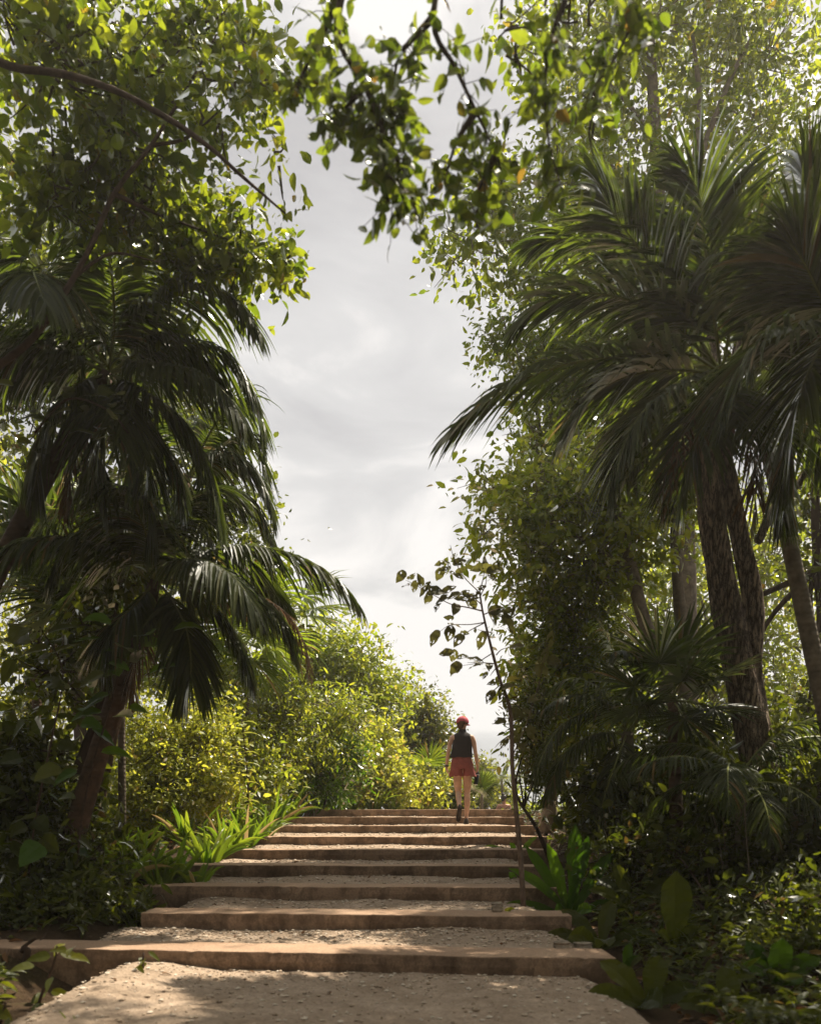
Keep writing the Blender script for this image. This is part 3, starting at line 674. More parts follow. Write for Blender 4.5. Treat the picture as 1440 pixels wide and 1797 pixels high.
# ================================================================== LEFT SIDE
# near broadleaf tree whose trunk stands just outside the frame on the left
b=G(-330,1500,7.2)
tree('broadleaf_tree','near left tree with bare curved branch reaching down across the sky','tree',b,
  [([b,b+(.1,0,2),b+(.0,.1,4),b+(.3,0,6),b+(.7,.1,8.2)],[.2,.15,.12,.08,.03]),
   ([b+(.0,.1,4.2),W(-160,140,6.6),W(45,122,6.4),W(180,150,6.4),W(290,205,6.4),W(370,260,6.4),W(420,305,6.4),W(500,374,6.4)],[.05,.04,.026,.023,.020,.016,.012,.007]),
   ([b+(.0,.1,2.6),W(-80,720,6.9),W(60,590,6.9),W(150,450,6.9),W(200,340,6.9),W(265,255,6.9),W(330,150,7),W(380,60,7)],[.06,.036,.026,.022,.019,.016,.011,.006]),
   ([W(125,490,6.9),W(195,445,7),W(280,460,7.1)],[.014,.011,.005]),
   ([W(265,255,6.9),W(330,240,7.1),W(400,180,7.3)],[.016,.012,.005]),
   ([W(200,340,6.9),W(290,380,7.4),W(400,420,7.8)],[.02,.014,.006])],
  [blob(90,110,7,170,110),blob(220,150,7.2,130,95),blob(130,20,7.3,220,80),blob(320,60,7.4,100,55),blob(420,150,7.2,85,85),blob(370,215,7.1,90,30),blob(465,150,7.4,35,60),blob(230,260,7.2,110,60),
   blob(120,330,7.4,120,70),blob(290,390,7.9,80,60),blob(395,420,8,85,45),blob(430,455,8,80,42),blob(330,470,8,80,60),blob(490,275,7.0,26,26),blob(500,460,8,24,24),blob(240,330,7.3,70,55),blob(425,70,7.8,45,35)],
  330,26,.11,('leaf','bark_red'),spread=.27,kind='oval',wr=.56,drape=.35,droop=.35)
# tall sunlit trees behind the left palms (seen through gaps)
def simple_tree(label,px,py_top,d,w,mats,ncl,nl,L,cat='tree',name='broadleaf_tree',trunk=.12,group=None,low=.45,blobs=None,px0=None,kind='hex',**kw):
    b=G(px if px0 is None else px0,1450,d); top=W(px,py_top,d)[2]; 
    cx=W(px,0,d)[0]
    if blobs is None:
        zc=(top+b[2])/2; blobs=[]
        hh=(top-b[2]); 
        for q in range(6):
            f=low+(1-low)*(q+.5)/6; a=random.random()*6.28; rr=w*(1-.55*abs(f-.62)/.5)
            blobs.append((np.array((cx+.35*w*math.cos(a),d+.35*w*math.sin(a),b[2]+hh*f-.1*hh)),np.array((rr*.62,rr*.6,hh*(1-low)*.26))))
    if cat=='shrub': trunk=.03
    mid=np.array((cx,d,b[2]+(top-b[2])*.6)); limbs=[([b,b+(mid-b)*.5+rs.randn(3)*.12,mid,(cx+.1,d,top-.1*(top-b[2]))],[trunk,trunk*.8,trunk*.5,.01])]
    for c,r in blobs[:7]: limbs.append(([b+(mid-b)*.8,(mid+c)/2+rs.randn(3)*.1,c],[trunk*.4,trunk*.25,.008]))
    return tree(name,label,cat,b,limbs,blobs,ncl,nl,L,mats,group,kind=kind,**kw)
simple_tree('sunlit yellow-green tree glimpsed through the left palm fronds at the photo edge',60,800,17,2.2,('leaf_lit','bark_dark'),330,34,.13,spread=.5,
   blobs=[blob(60,930,17,110,90),blob(150,1010,17,100,90),blob(60,1100,17,120,110),blob(190,1120,17,90,80),blob(30,1250,17,90,90),blob(280,1080,18,100,70),blob(-60,900,17,100,200),blob(150,1220,17,70,60)])
simple_tree('tree with dark crown standing behind the tall left palms',150,300,15,3,('leaf_dark','bark_dark'),480,34,.14,spread=.55,
   blobs=[blob(120,520,15,160,120),blob(260,600,15,110,110),blob(60,700,15,130,120),blob(250,760,15,120,110),blob(0,400,15,100,160),blob(360,900,16,90,70),blob(400,1020,16,90,70),blob(310,990,15,80,70)])

# tall near palm, crown upper left
pc=W(190,655,8.6); bp=G(-170,1600,8.6)
KW=dict(nl=74,ll=.78,lw=.044,droop=1.3,vup=.05,r0=.016,mats=('palm','palm_bark_dark'))
palm('palm_tree','tall dark palm whose heavy fronds fill the upper left against the sky',bp,pc,[bp,bp+(pc-bp)*.4+(-.35,0,0),bp+(pc-bp)*.75+(-.25,0,.0),pc],[.13,.10,.09,.07],
 [[pc,W(260,640,8.4),W(340,650,8.2),W(395,690,8.1),W(428,742,8.0)],
  [pc,W(280,600,8.6),W(370,610,8.6),W(415,640,8.6),W(448,695,8.6)],
  [pc,W(250,560,8.5),W(330,510,8.3),W(405,520,8.2),W(450,575,8.1)],
  [pc,W(200,560,8.2),W(190,450,8),W(150,370,7.9),W(90,330,7.9)],
  [pc,W(220,520,8.7),W(280,430,8.8),W(350,390,8.8),W(410,400,8.9)],
  [pc,W(120,570,8.4),W(70,480,8.3),W(20,440,8.2),W(-50,450,8.2)],
  [pc,W(110,620,8.3),W(30,610,8.2),W(-40,660,8.1)],
  [pc,W(130,680,8.3),W(80,760,8.2),W(60,860,8.2)],
  [pc,W(220,700,8.3),W(250,780,8.2),W(265,900,8.2),W(262,960,8.2)],
  [pc,W(260,690,8.4),W(330,750,8.4),W(370,840,8.4),W(385,920,8.4)],
  [pc,W(190,720,8.1),W(170,800,8.0),W(180,880,8.0)],
  [pc,W(250,620,8.9),W(320,620,9),W(385,660,9),W(420,730,9)],[pc,W(240,720,8.8),W(300,800,8.8),W(320,880,8.8)]],4,2.4,azr=(PI,2*PI),**KW)
# second tall palm, behind and lower, fronds against the sky at (560, 880)
pc=W(330,835,10.2); bp=G(150,1560,10.6)
palm('palm_tree','slender palm behind the others with a frond arching to the sky in mid-left',bp,pc,[bp,bp+(pc-bp)*.5+(-.1,0,0),pc],[.08,.06,.05],
 [[pc,W(385,800,10),W(430,812,10),W(462,855,10),W(478,905,10)],
  [pc,W(380,740,10),W(420,700,10),W(450,725,10),W(460,780,10)],
  [pc,W(390,850,10),W(440,880,10),W(480,950,10)],
  [pc,W(300,750,10.3),W(280,700,10.4),W(230,680,10.5)],
  [pc,W(280,840,10),W(220,880,10),W(190,960,9.9)],
  [pc,W(350,900,9.8),W(370,970,9.8),W(375,1040,9.8)],[pc,W(370,800,10.2),W(420,770,10.3),W(450,790,10.3),W(470,850,10.3)]],3,2.2,azr=(PI,2*PI),nl=64,ll=.68,lw=.042,droop=1.2,vup=.1,mats=('palm','palm_bark_dark'))
# leaning palm whose arching fronds overhang the lit shrubs
pc=W(272,1020,8.9); bp=G(112,1640,8.6)
KW=dict(nl=84,ll=.70,lw=.041,droop=1.15,vup=.0,r0=.016,a0=62,a1=16)
palm('palm_tree','leaning palm with fronds arching over the bright shrubs left of the stairs','' or bp,pc,[bp,W(128,1480,8.7),W(155,1380,8.75),W(190,1270,8.8),W(225,1160,8.85),W(255,1080,8.9),pc],[.125,.115,.105,.10,.095,.085,.06],
 [[pc,W(345,975,8.8),W(430,958,8.6),W(520,975,8.5),W(590,1015,8.4),W(628,1060,8.4)],
  [pc,W(350,1015,8.7),W(430,1030,8.5),W(490,1080,8.4),W(520,1150,8.4)],
  [pc,W(300,1050,8.8),W(328,1110,8.6),W(335,1180,8.5),W(322,1225,8.5)],
  [pc,W(320,1030,8.9),W(385,1075,8.9),W(425,1140,8.9),W(440,1190,8.9)],
  [pc,W(230,960,8.8),W(190,930,8.7),W(130,950,8.6),W(90,1010,8.5)],
  [pc,W(290,940,9),W(330,880,9.2),W(380,860,9.3),W(430,880,9.4)],
  [pc,W(240,1060,8.7),W(200,1100,8.5),W(185,1160,8.5)],
  [pc,W(260,950,8.5),W(230,880,8.2),W(180,850,8)]],4,2.1,mats=('palm','palm_bark_dark'),**KW)
# thinner dark stem beside it
b=G(60,1640,9.6)
tree('slim_tree','slim dark stem standing just left of the leaning palm trunk','tree',b,[([b,W(120,1480,9.5),W(135,1360,9.4),W(170,1260,9.4),W(195,1150,9.4),W(205,1060,9.5)],[.075,.065,.055,.05,.04,.02])],
  [blob(180,1100,9.5,60,40),blob(100,1180,9.5,60,60),blob(220,1030,9.6,50,35)],40,26,.12,('leaf_dark','bark_dark'),spread=.25)
def dead_frond(root,pts,**k):
    g=Geo(); frond_geo(g,pts,nl=44,ll=.5,lw=.026,droop=1.6,vup=0,jit=.2,**k); o=g.build('dead_frond',[M['dry'],M['bark_stem']],root); o['label']='withered tan frond hanging down'
PL=[o for o in C.objects if o.name.startswith('palm_tree')]
c_=W(272,1020,8.9); dead_frond(PL[2],[c_,W(380,1040,9.1),W(480,1060,9.1),W(530,1120,9.1),W(545,1190,9.1)])
dead_frond(PL[2],[c_,W(262,1090,8.8),W(240,1160,8.7),W(232,1230,8.7)])
c_=W(190,655,8.6); dead_frond(PL[0],[c_,W(150,720,8.4),W(125,800,8.3),W(120,900,8.3)])
# star-shaped fan palms in the left gap
c=W(165,1060,11); bp=G(160,1450,11)
fan_palm('fan_palm','fan palm with thin drooping star-like leaves in the gap left of the leaning trunk',bp,c,[bp,(bp+c)/2,c],[.07,.06,.05],
  [((math.cos(a)*1.0,-.4+.3*math.sin(a*3),math.sin(a)*.8+.15),.35,.85) for a in np.linspace(0,2*PI,11)[:-1]],mats=('palm','palm_bark_dark'),droop=.8)
c=W(70,960,11.5); bp=G(60,1450,11.5)
fan_palm('fan_palm','fan palm at the left photo edge above the star-leaved fan palm',bp,c,[bp,(bp+c)/2,c],[.07,.06,.05],
  [((math.cos(a)*1.0,-.3+.3*math.sin(a*3),math.sin(a)*.8+.2),.4,.85) for a in np.linspace(.4,2*PI+.4,9)[:-1]],mats=('palm','palm_bark_dark'),droop=.6)
c=W(430,1130,15.6); bp=G(440,1400,15.6)
fan_palm('fan_palm','small sunlit fan palm on a thin pale stem hanging over the bright shrubs',bp,c,[bp,(bp+c)/2,c],[.05,.045,.04],
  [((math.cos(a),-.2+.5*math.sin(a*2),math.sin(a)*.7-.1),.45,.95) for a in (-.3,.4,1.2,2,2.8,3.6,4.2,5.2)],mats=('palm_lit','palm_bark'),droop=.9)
c=W(505,1070,17.6); bp=G(520,1400,17.6)
fan_palm('fan_palm','pale fan palm leaves behind the arching frond tips',bp,c,[bp,(bp+c)/2,c],[.05,.045,.04],
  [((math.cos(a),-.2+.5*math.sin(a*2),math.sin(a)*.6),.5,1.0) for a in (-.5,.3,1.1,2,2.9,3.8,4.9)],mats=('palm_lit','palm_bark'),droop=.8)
c=W(210,900,10.6); bp=G(215,1450,10.6)
fan_palm('fan_palm','bright green backlit fan leaf beside the dark hanging fronds',bp,c,[bp,(bp+c)/2,c],[.05,.045,.04],
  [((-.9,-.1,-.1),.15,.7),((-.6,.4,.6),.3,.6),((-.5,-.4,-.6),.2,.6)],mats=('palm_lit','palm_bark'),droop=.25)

# bright shrubs and trees beyond
simple_tree('yellow-green tree with the tallest sunlit crown behind the palm frond tips',590,1090,21,2,('leaf_fresh','bark_pale'),609,26,0.133,up=1.0,spread=.42,
  blobs=[blob(565,1150,21,60,60),blob(620,1180,21,70,62),blob(545,1220,21,80,70),blob(660,1235,21,65,65),blob(600,1290,21,90,60),blob(500,1180,21,60,60),blob(690,1205,22,30,38)])
simple_tree('round-topped sunlit tree left of the woman\'s head',735,1220,24,2,('leaf_olive','bark_pale'),478,26,0.124,up=1.0,spread=.42,
  blobs=[blob(735,1255,24,42,34),blob(755,1290,24,36,42),blob(710,1300,24,50,50),blob(745,1350,24,45,45),blob(690,1350,23,50,40)])
simple_tree('feathery lime-green shrub in the middle of the sunny bank',470,1195,16.5,1.2,('leaf_fresh','bark_pale'),478,28,0.114,'shrub','leafy_shrub',up=1.0,spread=.35,wr=.3,
  blobs=[blob(465,1250,16.5,60,50),blob(525,1235,16.8,60,45),blob(490,1310,16.3,80,60),blob(570,1300,17,60,60),blob(430,1330,16,60,60),blob(610,1255,17.2,50,40)])
simple_tree('dense small-leaved shrub right behind the left step ends, palest in the sun',290,1245,13.5,1.2,('leaf_lit','bark_dark'),754,28,0.077,'shrub','leafy_shrub',up=1.0,spread=.28,
  blobs=[blob(260,1290,13.5,75,55),blob(330,1330,13.4,70,60),blob(240,1370,13.2,70,60),blob(310,1400,13.1,80,50),blob(360,1280,13.8,45,45),blob(200,1430,12.8,60,40),blob(370,1390,13.2,40,45)])
simple_tree('darker glossy shrub between the pale shrub and the feathery shrub',400,1220,14.8,1,('leaf_fresh','bark_dark'),348,26,0.103,'shrub','leafy_shrub',up=1.0,spread=.3,
  blobs=[blob(390,1220,15,50,45),blob(400,1300,14.8,50,55),blob(450,1370,15.2,60,50),blob(330,1200,15,70,45),blob(280,1170,15,60,40)])
simple_tree('young bright green bush with narrow leaves behind the top left step ends',560,1300,17.2,.8,('leaf_big','bark_dark'),180,30,.12,'shrub','leafy_shrub',spread=.28,wr=.28,
  blobs=[blob(560,1340,17,40,40),blob(530,1380,16.8,50,35),blob(585,1375,17,35,35),blob(610,1330,17.2,25,30)])
simple_tree('golden bushy shrub behind the middle of the top step',650,1310,19,.9,('leaf_lit','bark_pale'),406,26,0.103,'shrub','leafy_shrub',up=1.0,spread=.3,
  blobs=[blob(650,1350,19,50,40),blob(620,1390,18.6,45,30),blob(690,1385,18.8,40,30),blob(740,1380,20,35,35),blob(665,1300,19.5,35,30)])
simple_tree('hazy shrub between the woman\'s hand and the far bare-backed person',845,1325,32,1,('leaf_olive','bark_pale'),348,26,0.114,'shrub','leafy_shrub',up=1.0,spread=.34,
  blobs=[blob(845,1352,32,16,24),blob(858,1385,32,30,30),blob(835,1400,31,34,24),blob(800,1395,31,30,30),blob(880,1415,32,30,20)])
simple_tree('olive shrub directly behind the woman\'s legs',790,1355,22,.8,('leaf_olive','bark_dark'),232,25,0.103,'shrub','leafy_shrub',up=1.0,spread=.3,
  blobs=[blob(775,1390,22,30,28),blob(800,1405,22,30,20),blob(735,1405,21,35,22)])
# little fan palms at the top of the stairs
c=W(752,1345,20.5); bp=G(745,1420,20.5)
fan_palm('fan_palm','glowing lime fan palm leaf just left of the woman\'s arm',bp,c,[bp,c],[.06,.05],[((.1,.3,1),.12,.58),((-.8,.2,.25),.2,.5),((.8,-.2,.1),.2,.5),((-.3,-.6,.3),.2,.5)],mats=('palm_lit','palm_bark'),droop=.35)
c=W(745,1362,20.3); bp=G(748,1420,20.3)
fan_palm('fan_palm','withered tan fan leaves hanging under the glowing lime fan palm',bp,c,[bp,c],[.05,.05],[((.5,-.5,-.7),.25,.42),((-.3,-.6,-.8),.22,.42),((.1,-.6,-.9),.4,.38)],mats=('dry','palm_bark'),droop=1)
c=W(880,1366,30); bp=G(886,1420,30)
fan_palm('fan_palm','small palm in the gap behind the sapling stem above the bare-backed person',bp,c,[bp,c],[.05,.04],[((-.8,0,.35),.3,.6),((.3,.1,.9),.25,.6),((.9,-.1,.2),.3,.6),((-.3,.1,.8),.2,.5)],mats=('palm_lit','palm_bark'),droop=.7)
c=W(845,1395,19); bp=G(845,1425,19)
fan_palm('fan_palm','low spiky palm beside the woman\'s water bottle',bp,c,[bp,c],[.04,.03],[((-.6,-.2,.5),.2,.42),((.5,-.1,.5),.2,.42),((0,.1,1),.2,.42)],mats=('palm','palm_bark'),droop=.6)
# small broad-leaved sapling with lime leaves on the left
b=G(432,1470,13.2); g=Geo(); rt=thing('young_tree','young plant with stacked broad lime leaves standing left of the upper steps','plant',b)
top=W(424,1262,13.2); tube(g,[b,(b+top)/2+(.06,0,0),top],[.018,.008],8,6); g.build('stem',M['bark_red'],rt,True)
g=Geo()
for i in range(26):
    t=.30+.7*(i/25); p=b+(top-b)*t; a=i*2.4; blade(g,p,(math.cos(a),.7*math.sin(a)-.2,.25),.22+.10*rs.rand(),.13,.9,0,8,.15,.03,.6)
g.build('foliage',M['leaf_lit'],rt)

# strap-leaved clumps along the left edge
CL=[(225,1585,9.4,.55,16,.065,'strap-leaved clump in half shade left of the fourth step up'),
 (265,1565,9.8,.55,18,.065,'strap-leaved clump behind the shaded one, tips catching the sun'),
 (305,1550,10.0,.62,22,.07,'tall sunlit strap-leaved clump left of the fifth step up'),
 (345,1550,9.9,.42,14,.065,'short strap-leaved clump leaning over the left end of the fourth step'),
 (205,1520,10.6,.6,18,.07,'strap-leaved clump at the foot of the pale shrub beside the leaning trunk'),
 (395,1500,12.3,.62,24,.07,'dark strap-leaved clump hiding the left end of the sixth step'),
 (430,1490,12.7,.66,26,.07,'largest strap-leaved clump on the left bank below the broad lime leaves'),
 (462,1470,13.4,.62,24,.065,'strap-leaved clump crowding the left end of the seventh step'),
 (245,1540,10.6,.6,22,.07,'sunlit strap-leaved clump between the leaning trunk and the tall one'),
 (285,1575,9.5,.42,16,.06,'low strap-leaved clump right at the left end of the third step up'),
 (365,1515,11.4,.62,22,.07,'strap-leaved clump just left of the dark one at the sixth step'),
 (330,1490,12.4,.6,20,.07,'strap-leaved clump under the brown dry base of the pale shrub'),
 (410,1450,14.4,.8,24,.07,'tall strap-leaved clump behind the broad lime leaves'),
 (480,1445,14.6,.7,24,.07,'tall narrow clump beside the left end of the second highest step'),
 (505,1430,15.6,.6,18,.065,'clump touching the left end of the top step'),
 (560,1418,18,.55,14,.06,'sword-leaved clump behind the top step, first from the left'),
 (590,1418,18.2,.55,14,.06,'sword-leaved clump behind the top step, second from the left'),
 (618,1418,18.2,.62,18,.06,'bright sword-leaved clump behind the top step, third from the left'),
 (655,1418,18.3,.6,18,.06,'bright sword-leaved clump behind the top step, fourth from the left'),
 (690,1418,18.5,.45,12,.055,'sword-leaved clump behind the top step, nearest the woman')]
for px,py,d,L_,n_,w_,lab in CL:
    p=G(px,py,d); p[2]=max(p[2],(ZC+(HY-py)/F*d)-.05); g=Geo(); straps(g,p,int(n_*1.2),L_,w_*.95,.65,.75)
    tag(g.build('strap_leaf_plant',M['strap'],origin=p),lab,'plant','strap-leaved plants along the stairs')
# shaded undergrowth at lower left
simple_tree('dark narrow-leaved bush spilling over the left end of the third step up',170,1450,8.9,.8,('leaf_dark','bark_dark'),300,30,.11,'shrub','leafy_shrub',spread=.25,wr=.32,kind='oval',
  blobs=[blob(170,1575,9,50,40),blob(140,1550,8.7,60,60),blob(205,1612,8.5,35,26),blob(110,1600,8.4,60,50),blob(60,1560,8.4,70,70),blob(165,1610,8.4,60,30)])
simple_tree('dark undergrowth at the left photo edge under the leaning trunk',40,1330,9.4,1,('leaf_dark','bark_dark'),300,30,.12,'shrub','leafy_shrub',spread=.28,kind='oval',
  blobs=[blob(40,1330,9.4,80,60),blob(60,1430,9.2,90,70),blob(-40,1400,9,90,150),blob(130,1480,9.6,70,50),blob(20,1500,9,80,60)])
def broad_climber(label,pts,d,n,L_,Wd,mk,spreadpx,cat='climbing plant',name='climbing_plant',droop=1.0,jit=.3):
    P=[W(x,y,d) for x,y in pts]; rt=thing(name,label,cat,P[0]); g=Geo(); tube(g,P,[.012,.006],6,5); g.build('stem',M['bark_red'],rt,True)
    g=Geo(); Q=catmull(P,6)
    for i in range(n):
        p=Q[rs.randint(len(Q))]+np.array((rs.randn()*spreadpx*d/F,rs.randn()*.15,rs.randn()*spreadpx*.7*d/F)); a=rs.rand()*6.28
        blade(g,p,(math.cos(a),math.sin(a)*.8-.3,-.1+jit*rs.randn()),L_*(.7+.6*rs.rand()),Wd*(.7+.5*rs.rand()),droop*rs.rand(),0,8,.22,.02,.75,(rs.randn()*.5,-.6,.8),([0,.12,.3,.6,.85,1],[.35,.85,1,.75,.35,.02]))
    g.build('foliage',M[mk],rt); return rt
broad_climber('heart-leaved climber with large dark leaves on the leaning trunk',[(120,1640),(150,1400),(190,1250),(215,1160),(235,1120)],8.35,34,.26,.20,'leaf_big',30)
broad_climber('heart-leaved climber tangled at the left photo edge',[(40,1650),(60,1450),(90,1300),(110,1180),(70,1100)],8.1,46,.24,.19,'leaf_dark',45)
broad_climber('heart-leaved climber hanging among the upper left fronds',[(60,760),(120,700),(190,720),(225,760)],7.7,26,.16,.12,'leaf_dark',35)
broad_climber('dark broad-leaved plant in front of the lowest step at the left corner',[(60,1790),(75,1740),(95,1690),(100,1660)],5.7,13,.16,.075,'leaf_dark',18,'plant','broad_leaf_plant')
broad_climber('dark drooping broad-leaved plant filling the bottom left corner',[(-10,1850),(0,1800),(10,1760)],4.9,12,.17,.08,'leaf_dark',24,'plant','broad_leaf_plant')
broad_climber('single small dark weed against the face of the lowest step',[(250,1700),(252,1672)],6.2,4,.09,.045,'leaf_dark',2,'plant','weed')
for px,py,d,lab in ((150,1770,5.0,'dry grass tuft at the left edge of the gravel in front'),(245,1580,8.2,'thin grass tuft at the left end of the second step up'),(940,1530,11,'small green weed at the foot of the sapling side of the steps'),(880,1595,7.9,'tiny lime seedling on the step beside the small stone block')):
    p=G(px,py,d) if px!=880 else np.array((*W(878,0,8.0)[:2],zstep(8))); g=Geo(); straps(g,p,10 if px!=880 else 5,.16 if px!=880 else .08,.012 if px!=880 else .04,.9,.7); tag(g.build('grass_tuft',M['strap' if px!=880 else 'leaf_lit'],origin=p),lab,'plant')

# ================================================================== OVERHEAD BRANCH (near, upper middle)
b=G(1750,1500,4.4)
hb_=[[W(1500,-350,4.4),W(1100,-220,4.4),W(800,-160,4.3),W(640,-90,4.3),W(592,50,4.3),W(640,150,4.3),W(672,230,4.3),W(705,300,4.3),W(735,385,4.3)],
 [W(800,-160,4.3),W(760,30,4.2),W(800,120,4.2),W(835,195,4.2),W(870,270,4.2),W(890,340,4.2)],
 [W(1100,-220,4.4),W(1000,-20,4.1),W(960,100,4.1),W(960,230,4.1),W(985,330,4.1)],
 [W(1100,-220,4.4),W(1120,-20,4.5),W(1090,80,4.5),W(1030,170,4.5)],
 [W(640,-90,4.3),W(560,70,4.6),W(530,130,4.6),W(520,160,4.6)],
 [W(835,195,4.2),W(800,250,4.2),W(780,320,4.2)],[W(870,270,4.2),W(840,340,4.3),W(835,400,4.3)],
 [W(640,150,4.3),W(610,185,4.3),W(575,215,4.3)],[W(672,230,4.3),W(685,300,4.2),W(690,360,4.2)],[W(760,30,4.2),W(700,100,4.3),W(690,180,4.3)]]
rt=thing('overhanging_tree','near tree whose blurred leafy branches hang into the top of the sky gap','tree',b)
g=Geo(); tube(g,[b,b+(-.1,.1,2.5),b+(-.3,0,4.5),W(1500,-350,4.4)],[.16,.13,.10,.07],12,6); 
rad=[[.07,.05,.03,.022,.016,.014,.012,.009,.004],[.022,.014,.010,.008,.006,.003]]+[[.02,.014,.009,.006,.003]]*8
for q,r in zip(hb_,rad): tube(g,q,r,7,5)
g.build('trunk',M['bark_dark'],rt,True)
g=Geo(); PP=[];AA=[]
for qi,q in enumerate(hb_):
    Q=catmull(q,14); Q=Q[len(Q)//3 if qi<4 else 2:]
    if qi==0: Q=Q[24:]
    den=[1.2,.65,1.2,1.8,1.3,.8,.8,1.4,1.4,1.6][qi]
    for i in range(int(len(Q)*den*.85)):
        k=rs.randint(len(Q)); D=nrm(rs.randn(3)+np.array((0,0,-.4))); tw=.05+.17*rs.rand()*(1.6 if den>1.9 else 1)
        e=Q[k]+D*tw; tube(g,[Q[k],(Q[k]+e)/2+rs.randn(3)*.01,e],[.003,.0015],4,2,1)
        for j in range(3):
            PP.append(Q[k]+D*tw*(.4+.3*j)); AA.append(nrm(D*.5+rs.randn(3)*.7+np.array((0,0,-.5))))
extra=[blob(950,40,4.8,130,40,.4),blob(880,90,4.8,120,70,.4),blob(1010,70,4.8,110,80,.4),blob(1040,190,4.8,55,60,.3)]
PP=np.array(PP);AA=np.array(AA); leaves(g,PP,AA,nrm(rs.randn(len(PP),3)*.8+np.array((0,-.3,.5))),.055+.05*rs.rand(len(PP)),.036+.024*rs.rand(len(PP)),'oval',0,.3,.2)
crown(g,extra,26,6,.08,.20,'oval',0,.62,twigs=True,tm=1)
g.build('crown',[M['leaf_over'],M['bark_dark']],rt)

# ================================================================== SAPLING with holed leaves on the right of the stairs
b=np.array((*W(918,1589,8.6)[:2],zstep(8)-.02)); sd_=8.6
rt=thing('sapling','slender sapling with large insect-eaten leaves rising from the right of the steps','tree',b)
S_=lambda x,y:W(x,y,sd_+.10*math.sin(x*.05+y*.03))
g=Geo(); tube(g,[b,W(914,1520,8.6),W(906,1430,8.6),W(899,1350,8.6),W(895,1250,8.6),W(876,1190,8.6),W(860,1130,8.6),W(847,1075,8.6),W(841,1038,8.6)],[.028,.025,.023,.021,.019,.016,.013,.010,.008],10,6,0,.04)
TW=[[(841,1040),(812,1010),(795,975),(790,957)],[(841,1040),(849,1008),(852,975)],[(843,1045),(852,1025),(853,1005)],[(845,1072),(820,1066),(790,1060),(762,1045),(735,1030),(712,1018)],[(846,1062),(825,1045),(810,1040)],
 [(852,1092),(825,1096),(790,1097),(772,1108)],[(852,1092),(825,1106),(808,1118)],[(870,1165),(845,1163),(820,1163)],[(866,1145),(850,1155),(835,1164),(812,1168)],[(862,1110),(850,1108),(838,1105)],
 [(850,1078),(875,1068),(890,1072)],[(872,1170),(864,1180),(860,1186)],[(893,1240),(880,1200),(872,1192)],[(893,1260),(875,1262)],[(897,1330),(920,1280),(945,1200),(960,1130)],[(870,1150),(880,1140),(900,1135)],[(895,1290),(880,1300),(868,1312)],[(900,1370),(910,1360),(918,1352)],[(880,1200),(862,1215),(850,1225)]]
for q in TW: tube(g,[S_(*p) for p in q],[.008 if len(q)>4 else .006,.004,.002],6,4)
g.build('trunk',M['bark_stem'],rt,True)
SL=[(703,1012,20,235),(712,1030,16,205),(722,1014,14,20),(728,1030,16,250),(738,1020,18,110),(742,1036,18,225),(750,1050,18,250),(752,1025,14,60),(757,1040,22,200),(768,1036,24,10),(772,1050,24,190),(785,1035,22,30),(768,1064,18,240),(797,1045,20,200),(800,1070,24,255),(810,1050,22,170),(820,1045,22,350),(823,1055,14,270),(832,1058,16,290),(835,1045,16,40),
 (772,988,14,200),(778,998,14,190),(787,990,16,120),(790,1005,18,150),(774,1008,18,245),(808,985,20,25),(812,998,16,20),(806,1008,14,330),(795,975,10,60),
 (838,998,24,190),(856,1000,26,350),(868,1000,24,10),(850,985,22,80),(862,1014,16,330),(846,1030,12,30),(872,990,18,40),
 (764,1120,24,240),(785,1087,14,180),(800,1100,20,0),(790,1112,22,260),(802,1125,22,235),(812,1112,12,350),(845,1125,26,250),(835,1106,8,90),
 (785,1147,22,180),(797,1155,18,260),(812,1152,16,10),(800,1175,24,235),(832,1157,26,150),(830,1170,22,185),(856,1168,18,265),(852,1183,12,230),(872,1070,24,20),(880,1078,26,350),(868,1085,24,300),(890,1095,30,310),(892,1075,20,40),
 (866,1200,18,190),(862,1217,14,200),(880,1215,20,260),(862,1222,22,240),(890,1205,22,20),(885,1240,18,300),(905,1255,22,330),(875,1262,20,190),(908,1290,24,250),(918,1310,20,340),(885,1305,18,230),(922,1345,16,10),(940,1230,24,200),(950,1180,26,320),(955,1150,26,60),(925,1255,22,330),(935,1290,24,300),(905,1135,22,10),(965,1120,24,80),(970,1160,24,10)]
def holed_leaf(g,c,L_,ang,tilt,holes=True):
    a=math.radians(ang); A=nrm(np.array((math.cos(a),.45*tilt,math.sin(a)))); N0=nrm(np.array((.5*rs.randn(),-1,.5*rs.randn()+.3))); S=nrm(np.cross(A,N0)); N=np.cross(S,A)
    wd=L_*(.50+.22*rs.rand()); nu,nv=16,11; V=[]
    for i in range(nu+1):
        u=i/nu; w=wd*np.interp(u,[0,.08,.3,.55,.8,1],[.1,.30,.5,.47,.28,.02])
        for j in range(nv+1):
            s=(j/nv-.5)*2; V.append(np.array(c)+A*L_*(u-.5)+S*w*s*(1+.06*math.sin(u*14+s))+N*(abs(s)*w*.25-.35*L_*(u-.3)**2+.02*L_*math.sin(u*15)))
    hs=[(rs.rand(),rs.rand()*1.6-.8,.05+.09*rs.rand()) for _ in range(rs.randint(1,7))] if holes else []
    T=[]
    for i in range(nu):
        for j in range(nv):
            u=(i+.5)/nu; s=((j+.5)/nv-.5)*2
            if any((u-h[0])**2+((s-h[1])*.42)**2<h[2]**2 for h in hs) and abs(s)>.12: continue
            q=i*(nv+1)+j; T+=[(q,q+1,q+nv+2),(q,q+nv+2,q+nv+1)]
    g.add(V,T)
g=Geo()
for x,y,l,an in SL: holed_leaf(g,S_(x,y)+rs.randn(3)*.01,l*1.35*sd_/F,an,rs.randn(),True)
g.build('crown',M['leaf_brownish'],rt)

